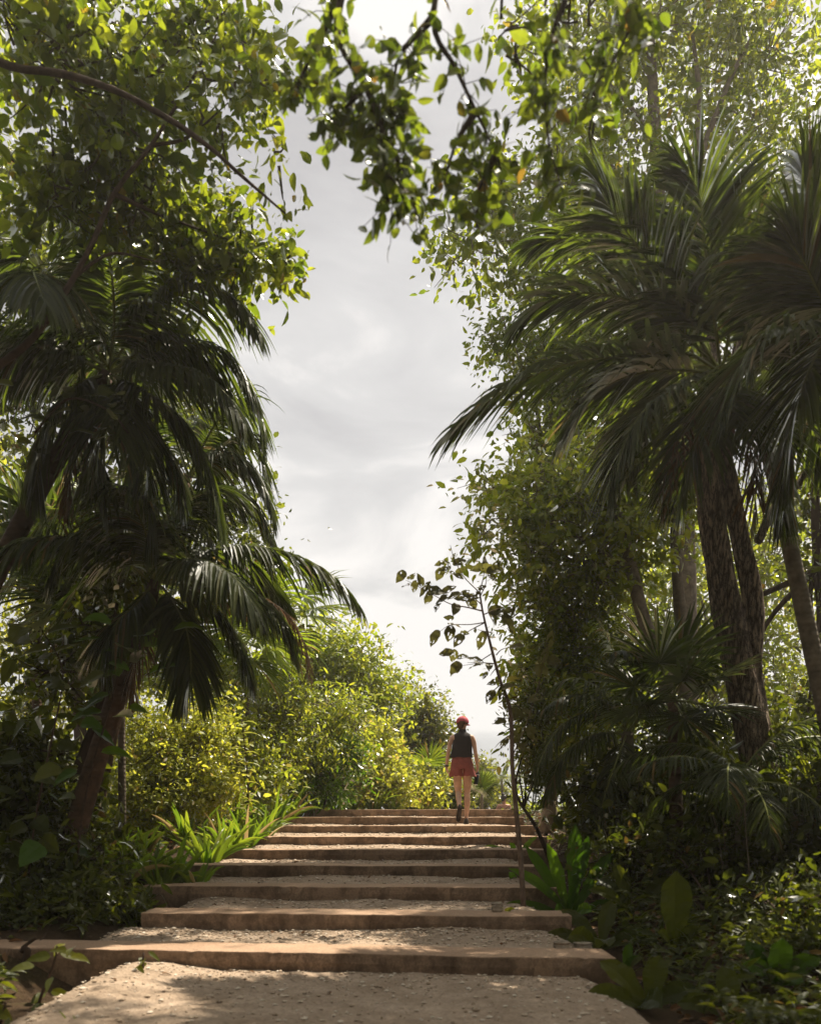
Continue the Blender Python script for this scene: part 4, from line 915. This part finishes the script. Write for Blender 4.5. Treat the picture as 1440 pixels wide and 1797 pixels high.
# ================================================================== RIGHT SIDE
# big forked trunk
b=G(1385,1640,9.4)
tree('forked_tree','big tree with deeply fissured forked trunk on the right','tree',b,
 [([b,W(1362,1500,9.4),W(1335,1350,9.4),W(1308,1230,9.4),W(1284,1120,9.4),W(1264,1010,9.4),W(1248,910,9.4),W(1242,820,9.4),W(1250,700,9.4),W(1235,500,9.4),W(1200,300,9.5)],[.23,.20,.18,.165,.15,.14,.128,.11,.09,.07,.04]),
  ([W(1330,1290,9.55),W(1318,1180,9.6),W(1322,1060,9.6),W(1302,960,9.6),W(1282,860,9.6),W(1270,760,9.6),W(1300,600,9.7),W(1340,420,9.8)],[.15,.13,.115,.108,.10,.085,.07,.04]),
  ([W(1330,950,9.6),W(1360,890,9.7),W(1400,850,9.8),W(1450,760,10)],[.05,.045,.035,.02]),
  ([W(1250,700,9.4),W(1150,620,9.6),W(1080,600,9.8)],[.05,.03,.01])],
 [blob(1180,720,10,110,70),blob(1300,640,10.2,120,70),blob(1370,740,10,60,40),blob(1230,560,10.4,130,80),blob(1380,500,10.5,110,120),blob(1130,800,10.2,80,50),blob(1290,420,10.5,110,60),blob(1400,330,10.5,90,110)]+[(np.array(c),np.array(r)) for c,r in (((2.2,9,11.6),(1.3,1.1,.7)),((4.5,10,12.2),(1.5,1.2,.7)),((3.1,7.8,11.0),(1.2,1,.6)),((5.6,8.4,12),(1.4,1.2,.7)),((6.6,10.6,12.8),(1.4,1.2,.7)),((1.0,7.6,10.6),(1.0,.9,.5)),((1.7,9.3,10.9),(1.2,1.0,.5)),((.2,8.6,10.6),(1,.8,.5)))],  # appended list: unseen high crown, put in to shade the near steps
 640,28,.10,('leaf_dark','bark'),spread=.32,kind='hex',ridge=.045,sides=72)
# two slim trunks between
b=G(1175,1450,11.5)
tree('slim_tree','slim mottled trunk leaning left between the sapling and the forked tree','tree',b,[([b,W(1172,1260,11.5),W(1160,1160,11.5),W(1130,1090,11.5),W(1108,1000,11.5),W(1085,900,11.6),W(1060,780,11.8)],[.11,.10,.095,.09,.08,.06,.03]),
  ([W(1108,1000,11.5),W(1010,940,11.6),W(930,905,11.6)],[.04,.025,.01]),([W(1085,900,11.6),W(1150,820,11.8),W(1190,760,12)],[.04,.025,.01])],
 [blob(1010,870,11.8,120,70),blob(1100,920,11.9,110,80),blob(930,910,11.6,75,55),blob(1040,1000,11.8,100,60),blob(880,860,12,50,40),blob(1120,830,12,110,60),blob(850,930,11.6,35,30),blob(940,980,11.6,60,50)],
 430,27,.115,('leaf_fresh','bark_pale'),spread=.32,kind='hex',up=1.1)
b=G(1200,1450,12)
tree('slim_tree','straight slim mottled trunk just left of the forked tree','tree',b,[([b,W(1202,1260,12),W(1200,1150,12),W(1190,1040,12),W(1185,930,12),W(1190,780,12)],[.10,.095,.09,.08,.07,.04])],
 [blob(1190,860,12.4,90,60),blob(1010,1080,12.2,80,50),blob(1060,1140,12.2,60,40),blob(960,1060,12.2,60,50)],230,28,.085,('leaf','bark_pale'),spread=.28)
# mid foliage by the sapling
simple_tree('bushy tree close behind the sapling on the right of the stairs',960,1050,12.8,1.5,('leaf_fresh','bark_dark'),340,27,.115,up=1.1,px0=1030,trunk=.06,spread=.32,
 blobs=[blob(962,1130,12.8,55,60),blob(1007,1200,12.8,80,60),blob(947,1230,12.6,45,50),blob(962,1300,12.6,45,50),blob(1032,1290,12.5,70,60),blob(1072,1210,12.6,70,60),blob(937,1180,12.6,30,35)])
simple_tree('compound-leaved bush behind the sapling stem with fine dark leaflets',905,1290,11.2,.6,('leaf_dark','bark_dark'),110,26,.09,'shrub','leafy_shrub',px0=975,spread=.22,wr=.3,
 blobs=[blob(935,1285,11.2,26,60),blob(945,1360,11.4,22,50),blob(945,1230,11.2,35,45)])
# tall background trees of the upper right
b=G(1210,1450,15)
tree('tall_tree','tall pale-limbed tree crowning the upper right, seen against the brightest sky','tree',b,
 [([b,W(1205,1100,15),W(1195,800,15),W(1180,560,15),W(1162,420,15),W(1150,250,15),W(1143,120,15),W(1140,20,15)],[.20,.18,.16,.13,.11,.10,.085,.05]),
  ([W(1235,760,15),W(1225,500,15),W(1220,300,15),W(1228,190,15),W(1215,60,15)],[.10,.09,.075,.055,.03]),
  ([W(1222,300,15),W(1245,230,15),W(1280,140,15),W(1320,60,15)],[.06,.055,.04,.02]),
  ([W(1150,250,15),W(1100,180,15),W(1030,110,15)],[.05,.035,.012]),([W(1162,420,15),W(1060,360,15),W(960,330,15),W(880,300,15)],[.05,.035,.02,.01]),([W(1162,420,15),W(1080,300,15),W(960,180,15),W(900,150,15)],[.05,.035,.02,.01]),
  ([W(1180,560,15),W(1080,520,15),W(950,480,15),W(880,450,15)],[.05,.035,.02,.01])],
 [blob(1120,60,15,150,70),blob(1000,90,15,110,60),blob(1320,110,15.4,130,100),blob(1200,-20,15,220,70),blob(1310,240,15.4,110,70),blob(1120,240,15,80,45),blob(1030,190,15,90,50),blob(1230,400,15.5,110,70),
  blob(980,330,14.8,100,70),blob(1080,380,15,110,70),blob(870,330,14.6,60,45),blob(830,430,14.4,70,50),blob(930,440,14.6,90,60),blob(900,500,14.6,50,28),blob(1040,480,15,100,60),blob(880,380,14.6,60,40)],
 720,27,.14,('leaf','bark_pale'),spread=.45,kind='hex',twigs=True)
simple_tree('rounded tree behind the palm fan on the right, edge fretted against the sky',960,560,14,2,('leaf','bark_pale'),460,26,.115,up=1.0,spread=.36,
 blobs=[blob(898,590,14,38,30),blob(958,610,14,70,45),blob(1038,600,14,100,60),blob(898,650,14,45,25),blob(988,690,14,90,50),blob(1108,680,14,110,70),blob(948,780,14,60,50),blob(1028,800,14,90,60),blob(873,610,14,18,22),blob(1168,590,14,80,60)])
simple_tree('sunlit yellow-green tree glowing far behind the forked trunk',1250,850,22,3,('leaf_fresh','bark_pale'),560,30,.16,up=1.1,spread=.7,
 blobs=[blob(1180,1020,22,90,90),blob(1260,960,22,90,80),blob(1350,1000,22,100,90),blob(1340,1130,22,110,90),blob(1200,1130,22,90,80),blob(1380,900,22,70,50),blob(1100,1080,22,70,70),blob(1390,1250,22,90,90),blob(1250,1200,22,100,70)])
simple_tree('dark tree mass at the right photo edge behind the pale palm trunk',1430,500,13,2,('leaf_dark','bark_dark'),420,34,.12,spread=.45,
 blobs=[blob(1420,560,13,90,150),blob(1470,820,13,60,120),blob(1460,1000,13,30,80),blob(1450,1250,13,60,90),blob(1400,1370,12,110,70),blob(1260,1330,12.5,110,70),blob(1100,1370,13,100,60)])

# palms of the right
pc=W(1265,655,8.2); bp=G(1520,1700,8.0)
KW=dict(nl=64,ll=.85,lw=.048,droop=.55,vup=.15,r0=.018,a0=66,a1=18)
palm('palm_tree','tall palm on the right whose wide fronds reach out into the sky gap',bp,pc,[bp,W(1470,1350,8),W(1420,1120,8),W(1372,900,8.1),W(1335,760,8.15),pc],[.11,.09,.075,.07,.065,.05],
 [[pc,W(1200,620,8),W(1080,625,7.9),W(970,645,7.8),W(870,695,7.7),W(785,765,7.7)],
  [pc,W(1190,540,8),W(1130,450,7.9),W(1080,380,7.8),W(1040,310,7.8)],
  [pc,W(1180,570,8.1),W(1080,520,8.1),W(980,520,8.1),W(910,570,8.1)],
  [pc,W(1200,560,8.4),W(1110,470,8.5),W(1010,420,8.6),W(930,430,8.7)],
  [pc,W(1250,540,7.8),W(1235,430,7.6),W(1225,340,7.5),W(1190,280,7.5)],
  [pc,W(1290,540,8),W(1320,440,7.9),W(1360,360,7.9)],
  [pc,W(1350,580,8.1),W(1430,560,8),W(1500,600,8)],
  [pc,W(1210,670,7.9),W(1140,710,7.7),W(1095,780,7.6),W(1080,850,7.6)],
  [pc,W(1150,650,8.2),W(1060,680,8.2),W(1000,750,8.2)],
  [pc,W(1310,720,7.8),W(1350,800,7.7),W(1370,900,7.7)],
  [pc,W(1240,730,7.9),W(1210,800,7.8),W(1200,870,7.8)]],3,2.3,azr=(-.6,2.2),**KW)
PR=root_=[o for o in C.objects if o.name.startswith('palm_tree')][-1]; dead_frond(PR,[pc,W(1300,740,8.0),W(1325,830,7.9),W(1320,930,7.9)]); dead_frond(PR,[pc,W(1215,720,8.1),W(1175,800,8.0),W(1165,900,8.0)])
pc=W(1470,560,7.2); bp=G(1560,1700,7.2)
palm('palm_tree','dark palm at the right photo edge with fronds rising to the top corner',bp,pc,[bp,(bp+pc)/2,pc],[.13,.10,.08],
 [[pc,W(1440,520,7.1),W(1410,460,7),W(1380,420,7)],
  [pc,W(1440,460,7.1),W(1420,370,7.1),W(1405,290,7.1)],
  [pc,W(1400,580,7),W(1330,610,6.9),W(1280,700,6.9)],
  [pc,W(1420,650,7),W(1390,750,7),W(1380,850,7)],
  [pc,W(1500,450,7.2),W(1520,350,7.3)]],2,1.6,azr=(0,2.5),**KW)
# low dark palms under the trees
pc=W(1100,1285,10); bp=G(1110,1500,10)
palm('palm_tree','low dark palm with fronds drooping beside the sapling stem',bp,pc,[bp,(bp+pc)/2,pc],[.09,.08,.07],
 [[pc,W(1050,1250,9.9),W(990,1270,9.8),W(950,1330,9.7),W(935,1400,9.7)],
  [pc,W(1040,1290,9.8),W(985,1330,9.7),W(960,1400,9.6)],
  [pc,W(1060,1220,9.9),W(1010,1190,9.8),W(960,1210,9.8)],
  [pc,W(1090,1200,9.9),W(1070,1130,9.9),W(1050,1090,9.9)],
  [pc,W(1150,1230,9.8),W(1200,1230,9.7),W(1250,1290,9.6)],
  [pc,W(1080,1340,9.6),W(1060,1400,9.5),W(1050,1450,9.5)]],5,1.5,nl=44,ll=.42,lw=.026,droop=1.1,vup=.0)
c=W(1180,1230,8.9); bp=G(1190,1560,8.9)
fan_palm('fan_palm','dark fan palm standing in front of the two slim trunks',bp,c,[bp,(bp+c)/2,c],[.07,.065,.05],
 [((-.35,-.2,.9),.45,.62),((.2,.1,1),.5,.62),((-.9,-.2,.4),.45,.6),((.8,-.3,.5),.45,.6),((-.8,-.4,-.1),.4,.55),((.7,-.4,-.1),.4,.55),((0,-.8,.5),.35,.55),((.1,-.6,-.4),.3,.55)],mats=('palm','palm_bark_dark'),droop=.45)
pc=W(1300,1390,8.3); bp=G(1300,1600,8.3)
palm('palm_tree','low dark palm in front of the foot of the forked trunk',bp,pc,[bp,(bp+pc)/2,pc],[.07,.06,.05],[],11,1.25,nl=40,ll=.40,lw=.024,droop=1.0,vup=.0,el=(-.1,1.2))
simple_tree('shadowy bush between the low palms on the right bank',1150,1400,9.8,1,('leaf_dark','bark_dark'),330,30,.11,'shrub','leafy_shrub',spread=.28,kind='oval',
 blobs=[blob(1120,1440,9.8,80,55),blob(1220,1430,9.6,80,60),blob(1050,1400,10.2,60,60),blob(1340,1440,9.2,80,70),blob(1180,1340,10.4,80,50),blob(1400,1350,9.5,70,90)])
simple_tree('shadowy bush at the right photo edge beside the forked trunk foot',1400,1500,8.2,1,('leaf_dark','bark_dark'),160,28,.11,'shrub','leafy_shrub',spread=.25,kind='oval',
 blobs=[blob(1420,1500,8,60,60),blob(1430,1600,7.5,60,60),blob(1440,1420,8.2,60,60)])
# rosettes of broad leaves on the right bank
def rosette(label,px,py,d,blades,mk='leaf_big',group='broad-leaved rosettes on the right bank'):
    p=G(px,py,d); g=Geo()
    for (dx,dy,dz,L_,w_,dr) in blades: blade(g,p+rs.randn(3)*.02*np.array((1,1,0)),(dx,dy,dz),L_,w_,dr,0,14,.28,.05,.6,(-.2*dx,-.8,.6),([0,.1,.3,.6,.85,1],[.12,.3,.6,1,.8,.05]))
    return tag(g.build('broad_leaf_plant',M[mk],origin=p),label,'plant',group)
rosette('bird\'s-nest-like rosette of long upright leaves right of the sapling foot, one leaf glowing yellow-green',1000,1560,8.9,
 [(-.9,-.2,1.0,.85,.13,.5),(-.6,.1,1.2,.85,.13,.3),(-.3,-.2,1.1,.8,.14,.3),(.05,.15,1.3,.95,.17,.12),(.25,-.1,1.2,.85,.15,.3),(.5,.0,1.0,.8,.14,.4),(-1,-.3,.45,.8,.12,.6),(-1,.2,.6,.9,.13,.7),(.8,-.4,.5,.6,.13,.6),(.2,-.8,.5,.5,.14,.7),(-.4,-.8,.5,.55,.14,.8)])
rosette('dark low rosette in front of the bird\'s-nest-like one, touching the end of the second step',1050,1650,7.6,
 [(-1,-.3,.6,.6,.17,.9),(-.6,-.6,.7,.5,.17,.9),(.0,-.9,.6,.5,.18,.9),(.7,-.6,.6,.55,.17,.8),(1,.1,.7,.55,.16,.8),(.3,.5,1,.5,.15,.4),(-.6,.4,.9,.5,.15,.5),(-1,.2,.3,.6,.16,.5)],'leaf_dark')
rosette('single tall paddle-shaped dark leaf standing in the right undergrowth',1185,1690,7.0,[(-.02,-.1,1,.62,.26,.05),(-.6,-.5,.8,.3,.10,.6),(.6,-.3,.9,.3,.10,.6)],'leaf_dark')
rosette('lobed green plant catching sun in the lower right corner',1355,1760,6.0,[(.0,-.2,1,.36,.17,.5),(.5,-.2,.8,.34,.15,.7),(-.6,-.2,.7,.34,.14,.7),(.1,-.9,.6,.3,.15,.8),(-.3,.3,1,.34,.15,.5),(.9,.1,.4,.3,.13,.8)])
rosette('broad dark leaves spreading over the bottom edge right of the gravel',1130,1790,5.7,[(-.9,-.1,.45,.45,.18,.7),(-.5,.3,.8,.42,.17,.6),(.2,.2,.9,.36,.16,.6),(.9,.1,.5,.42,.17,.7),(.1,-.8,.5,.4,.18,.8)],'leaf_dark')
rosette('broad dark leaves at the bottom edge nearest the right photo corner',1280,1800,5.4,[(-.9,-.1,.6,.38,.15,.7),(.0,.3,.9,.34,.15,.6),(.9,.1,.5,.36,.15,.7),(.1,-.8,.5,.3,.15,.8)],'leaf_dark')
rosette('mid-sized rosette between the low palms and the tall paddle leaf',1110,1570,8.4,[(-.8,-.2,.8,.5,.13,.7),(-.2,.2,1,.5,.13,.4),(.6,-.2,.9,.5,.13,.6),(.1,-.8,.6,.4,.13,.8),(-.6,.4,.9,.5,.12,.6),(.9,.2,.6,.5,.13,.7)],'leaf_dark')
rosette('small fresh green rosette beside the pale brick-like stone',1090,1700,6.9,[(-.8,-.2,.8,.22,.07,.7),(.2,.2,1,.24,.08,.4),(.6,-.2,.9,.2,.07,.6),(.1,-.8,.6,.2,.07,.8)])
rosette('drooping leaf cluster over the right end of the fifth step',905,1545,10.2,[(-1,-.1,.5,.42,.09,.9),(-.8,.2,.8,.4,.09,.8),(.5,.2,.9,.4,.09,.6),(-.2,-.4,.9,.36,.09,.8)])
rosette('drooping leaf cluster over the right end of the eighth step',905,1480,12.4,[(-1,-.1,.6,.55,.08,.9),(-.8,.2,.9,.5,.08,.8),(.5,.2,.9,.5,.08,.6),(-.2,-.4,.9,.4,.08,.8),(-.9,.3,.4,.5,.08,.7)])
simple_tree('low dark thicket of small leaves over the lower right bank',1250,1560,7.6,1,('leaf_dark','bark_dark'),170,24,.085,'shrub','leafy_shrub',spread=.25,kind='oval',
 blobs=[blob(1240,1500,8.4,80,40),blob(1360,1600,7.0,50,50),blob(1420,1700,6.3,50,60),blob(1100,1500,9,50,40)])
simple_tree('low dark thicket at the left photo edge in front of the lowest step',40,1640,6.6,1,('leaf_dark','bark_dark'),150,28,.09,'shrub','leafy_shrub',spread=.2,kind='oval',
 blobs=[blob(100,1600,8.0,60,30),blob(40,1605,8.0,60,35)])
# thin canes and dry stems in the right undergrowth
for pts,d,r,lab in (([(1322,1560),(1310,1480),(1305,1400)],7.6,.007,'thin straight cane catching the light before the forked trunk'),([(1278,1520),(1262,1480),(1250,1430)],7.8,.004,'fine bent stalk left of the thin straight cane'),([(1282,1510),(1270,1470),(1268,1420)],8.0,.004,'fine green stalk beside the bent one')):
    P=[W(x,y,d) for x,y in pts]; P[0][2]=float(gz(P[0][0],d)); g=Geo(); tube(g,P,[r,r*.6],6,5); tag(g.build('cane',M['bark_pale'],smooth=True,origin=P[0]),lab,'plant stem')

# unseen forest behind and beside the camera, added to block light from the sky
g=Geo(); bl=[]
for x,y,z,rx,ry,rz in ((-2.6,2.6,4.9,.9,1,.5),(2.2,1.2,6.2,1.2,1,.5),(-5.5,2,5.5,2.4,3,3),(6.2,2,5.5,2.6,3,3),(-4,-3,6.5,2.8,2.6,2.2),(4.2,-3,6.5,2.8,2.6,2.2),(0,-5.5,7.5,3.2,2.6,1.8),(-5,-8,4,3,3,4),(5,-8,4,3,3,4),(0,-12,4.5,4,2.4,4.5),(-8,6,5,2,3,4.5),(9,7,5,2,3,4.5),(-4.5,-1,2.2,1.4,3,2),(4.8,-1,2.2,1.4,3,2),(-1,-1.5,8.6,2.2,1.8,.8),(2.6,.2,8.2,1.6,1.3,.7),(-2.9,.8,8.3,1.4,1.2,.7)): bl.append((np.array((x,y,z),float),np.array((rx,ry,rz),float)))
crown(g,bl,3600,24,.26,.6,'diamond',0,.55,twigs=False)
tag(g.build('unseen_wood',M['leaf_dark']),'unseen dense wood around the start of the path, added to block sky light','wood',kind='stuff')
# low ground cover on both banks and the far wood closing the view
n=16000; X=np.where(rs.rand(n)<.5,2.0+rs.rand(n)*7,-3.0-rs.rand(n)*7); Y=6.8+rs.rand(n)*20; Zz=gz(X,Y)+.02+.16*rs.rand(n)**2
g=Geo(); leaves(g,np.c_[X,Y,Zz],np.c_[rs.randn(n,2),rs.rand(n)*.9],np.c_[rs.randn(n,2)*.6,np.ones(n)],.07+.10*rs.rand(n),.03+.04*rs.rand(n),'oval',0,.5,.3)
nn=11000; X=np.where(rs.rand(nn)<.6,1.75+rs.rand(nn)*3.6,-2.6-rs.rand(nn)*2.2); Y=4.3+rs.rand(nn)*4.6; ok=~((X<0)&(Y>6.25)&(Y<7.4))&~((X<0)&(X>-2.75)&(Y>5.9)); X,Y=X[ok],Y[ok]; nn=len(X)
hb=.10+.34*np.clip(vnoise(X,Y,2.2,8)+.35,0,1); Zz=gz(X,Y)+hb*rs.rand(nn)**.7
leaves(g,np.c_[X,Y,Zz],np.c_[rs.randn(nn,2),rs.rand(nn)*.9-.2],np.c_[rs.randn(nn,2)*.6,np.ones(nn)],.06+.09*rs.rand(nn),.028+.035*rs.rand(nn),'oval',0,.5,.3)
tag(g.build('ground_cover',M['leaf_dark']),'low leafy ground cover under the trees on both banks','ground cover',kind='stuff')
g=Geo(); bl=[]
for i in range(46):
    a=-1.35+2.7*i/45+.02*rs.randn(); R_=44+8*rs.rand(); h=2.2+1.2*rs.rand()+ (3.0 if abs(a)>.25 else 0)
    bl.append((np.array((R_*math.sin(a),R_*math.cos(a),h*.55)),np.array((2.6,2.2,h*.62))))
crown(g,bl,2400,16,.32,.9,'diamond',0,.5,twigs=False)
tag(g.build('far_wood',M['leaf']),'far wood beyond the rise closing the view behind the stairs','wood',kind='stuff')
# ------------------------------------------------------------------ light, sky, camera
SUN_AZ,SUN_EL=math.radians(SUNAZ),math.radians(SUNEL)      # azimuth measured from the view direction towards the right
w=bpy.data.worlds.new('World'); bpy.context.scene.world=w; w.use_nodes=True; nt=w.node_tree; nt.nodes.clear()
out=nt.nodes.new('ShaderNodeOutputWorld'); bg=nt.nodes.new('ShaderNodeBackground'); bg.inputs[1].default_value=.1
sky=nt.nodes.new('ShaderNodeTexSky'); sky.sky_type='NISHITA'; sky.sun_disc=False; sky.sun_elevation=SUN_EL; sky.sun_rotation=SUN_AZ; sky.dust_density=3
tc=nt.nodes.new('ShaderNodeTexCoord'); mp=nt.nodes.new('ShaderNodeMapping'); mp.inputs['Scale'].default_value=(1,1,2.6); mp.inputs['Rotation'].default_value=(0,.25,0); nt.links.new(tc.outputs['Generated'],mp.inputs[0])
n1=noise(nt,3.4,8,.55,mp.outputs[0],.5); n2=noise(nt,1.1,3,.5,mp.outputs[0])
ad=nt.nodes.new('ShaderNodeMath'); ad.operation='ADD'; nt.links.new(n1,ad.inputs[0]); nt.links.new(n2,ad.inputs[1])
hf=nt.nodes.new('ShaderNodeMath'); hf.operation='MULTIPLY'; hf.inputs[1].default_value=.5; nt.links.new(ad.outputs[0],hf.inputs[0])
cl=ramp(nt,hf.outputs[0],[(.40,(.62,.605,.60)),(.46,(.74,.725,.715)),(.51,(.86,.845,.825)),(.56,(1.16,1.12,1.07))])
sx=nt.nodes.new('ShaderNodeSeparateXYZ'); nt.links.new(tc.outputs['Generated'],sx.inputs[0])
za=nt.nodes.new('ShaderNodeMapRange'); nt.links.new(sx.outputs['Z'],za.inputs[0]); za.inputs[1].default_value=.7; za.inputs[2].default_value=1; za.inputs[3].default_value=SKYK; za.inputs[4].default_value=SKYK*1.6
yb=nt.nodes.new('ShaderNodeMapRange'); nt.links.new(sx.outputs['Y'],yb.inputs[0]); yb.inputs[1].default_value=.2; yb.inputs[2].default_value=-.8; yb.inputs[3].default_value=1; yb.inputs[4].default_value=1.15
ml=nt.nodes.new('ShaderNodeMath'); ml.operation='MULTIPLY'; nt.links.new(za.outputs[0],ml.inputs[0]); nt.links.new(yb.outputs[0],ml.inputs[1])
sc=nt.nodes.new('ShaderNodeVectorMath'); sc.operation='SCALE'; nt.links.new(ml.outputs[0],sc.inputs['Scale']); nt.links.new(cl,sc.inputs[0])
nt.links.new(mixc(nt,.9,sky.outputs[0],sc.outputs[0]),bg.inputs[0]); nt.links.new(bg.outputs[0],out.inputs[0])
ld=bpy.data.lights.new('sun','SUN'); ld.energy=SUNE; ld.angle=math.radians(.5); ld.color=(1,.89,.72)
lo=bpy.data.objects.new('sun',ld); C.objects.link(lo)
sd=Vector((math.sin(SUN_AZ)*math.cos(SUN_EL),math.cos(SUN_AZ)*math.cos(SUN_EL),math.sin(SUN_EL)))
lo.rotation_euler=sd.to_track_quat('Z','Y').to_euler(); lo.location=sd*60
cd=bpy.data.cameras.new('camera'); cam=bpy.data.objects.new('camera',cd); C.objects.link(cam)
cam.location=(0,0,ZC); cam.rotation_euler=(PI/2,0,0); cd.sensor_fit='HORIZONTAL'; cd.sensor_width=36; cd.lens=36*F/1440
cd.shift_y=(HY-898.5)/1440; cd.clip_end=2000; cd.clip_start=.05
cd.dof.use_dof=True; cd.dof.focus_distance=14.5; cd.dof.aperture_fstop=2.2
bpy.context.scene.camera=cam
s=bpy.context.scene; s.view_settings.view_transform='Standard'; s.view_settings.look='None'; s.view_settings.gamma=1; s.view_settings.exposure=EXPO
s.render.engine='CYCLES'; s.cycles.max_bounces=7; s.cycles.diffuse_bounces=4; s.cycles.glossy_bounces=2; s.cycles.transmission_bounces=4
s.cycles.use_denoising=True; s.cycles.sample_clamp_indirect=6; s.cycles.caustics_reflective=False

if HAZE>0:
    g=Geo(); box(g,(-70,-25,-2),(70,75,22)); hz=g.build('haze',[]); tag(hz,kind='stuff')
    m,nt,out=mat('haze_air'); pv=nt.nodes.new('ShaderNodeVolumePrincipled'); pv.inputs['Density'].default_value=HAZE; pv.inputs['Color'].default_value=(1,.94,.84,1); pv.inputs['Anisotropy'].default_value=.45
    nt.links.new(pv.outputs[0],out.inputs['Volume']); hz.data.materials.append(m)
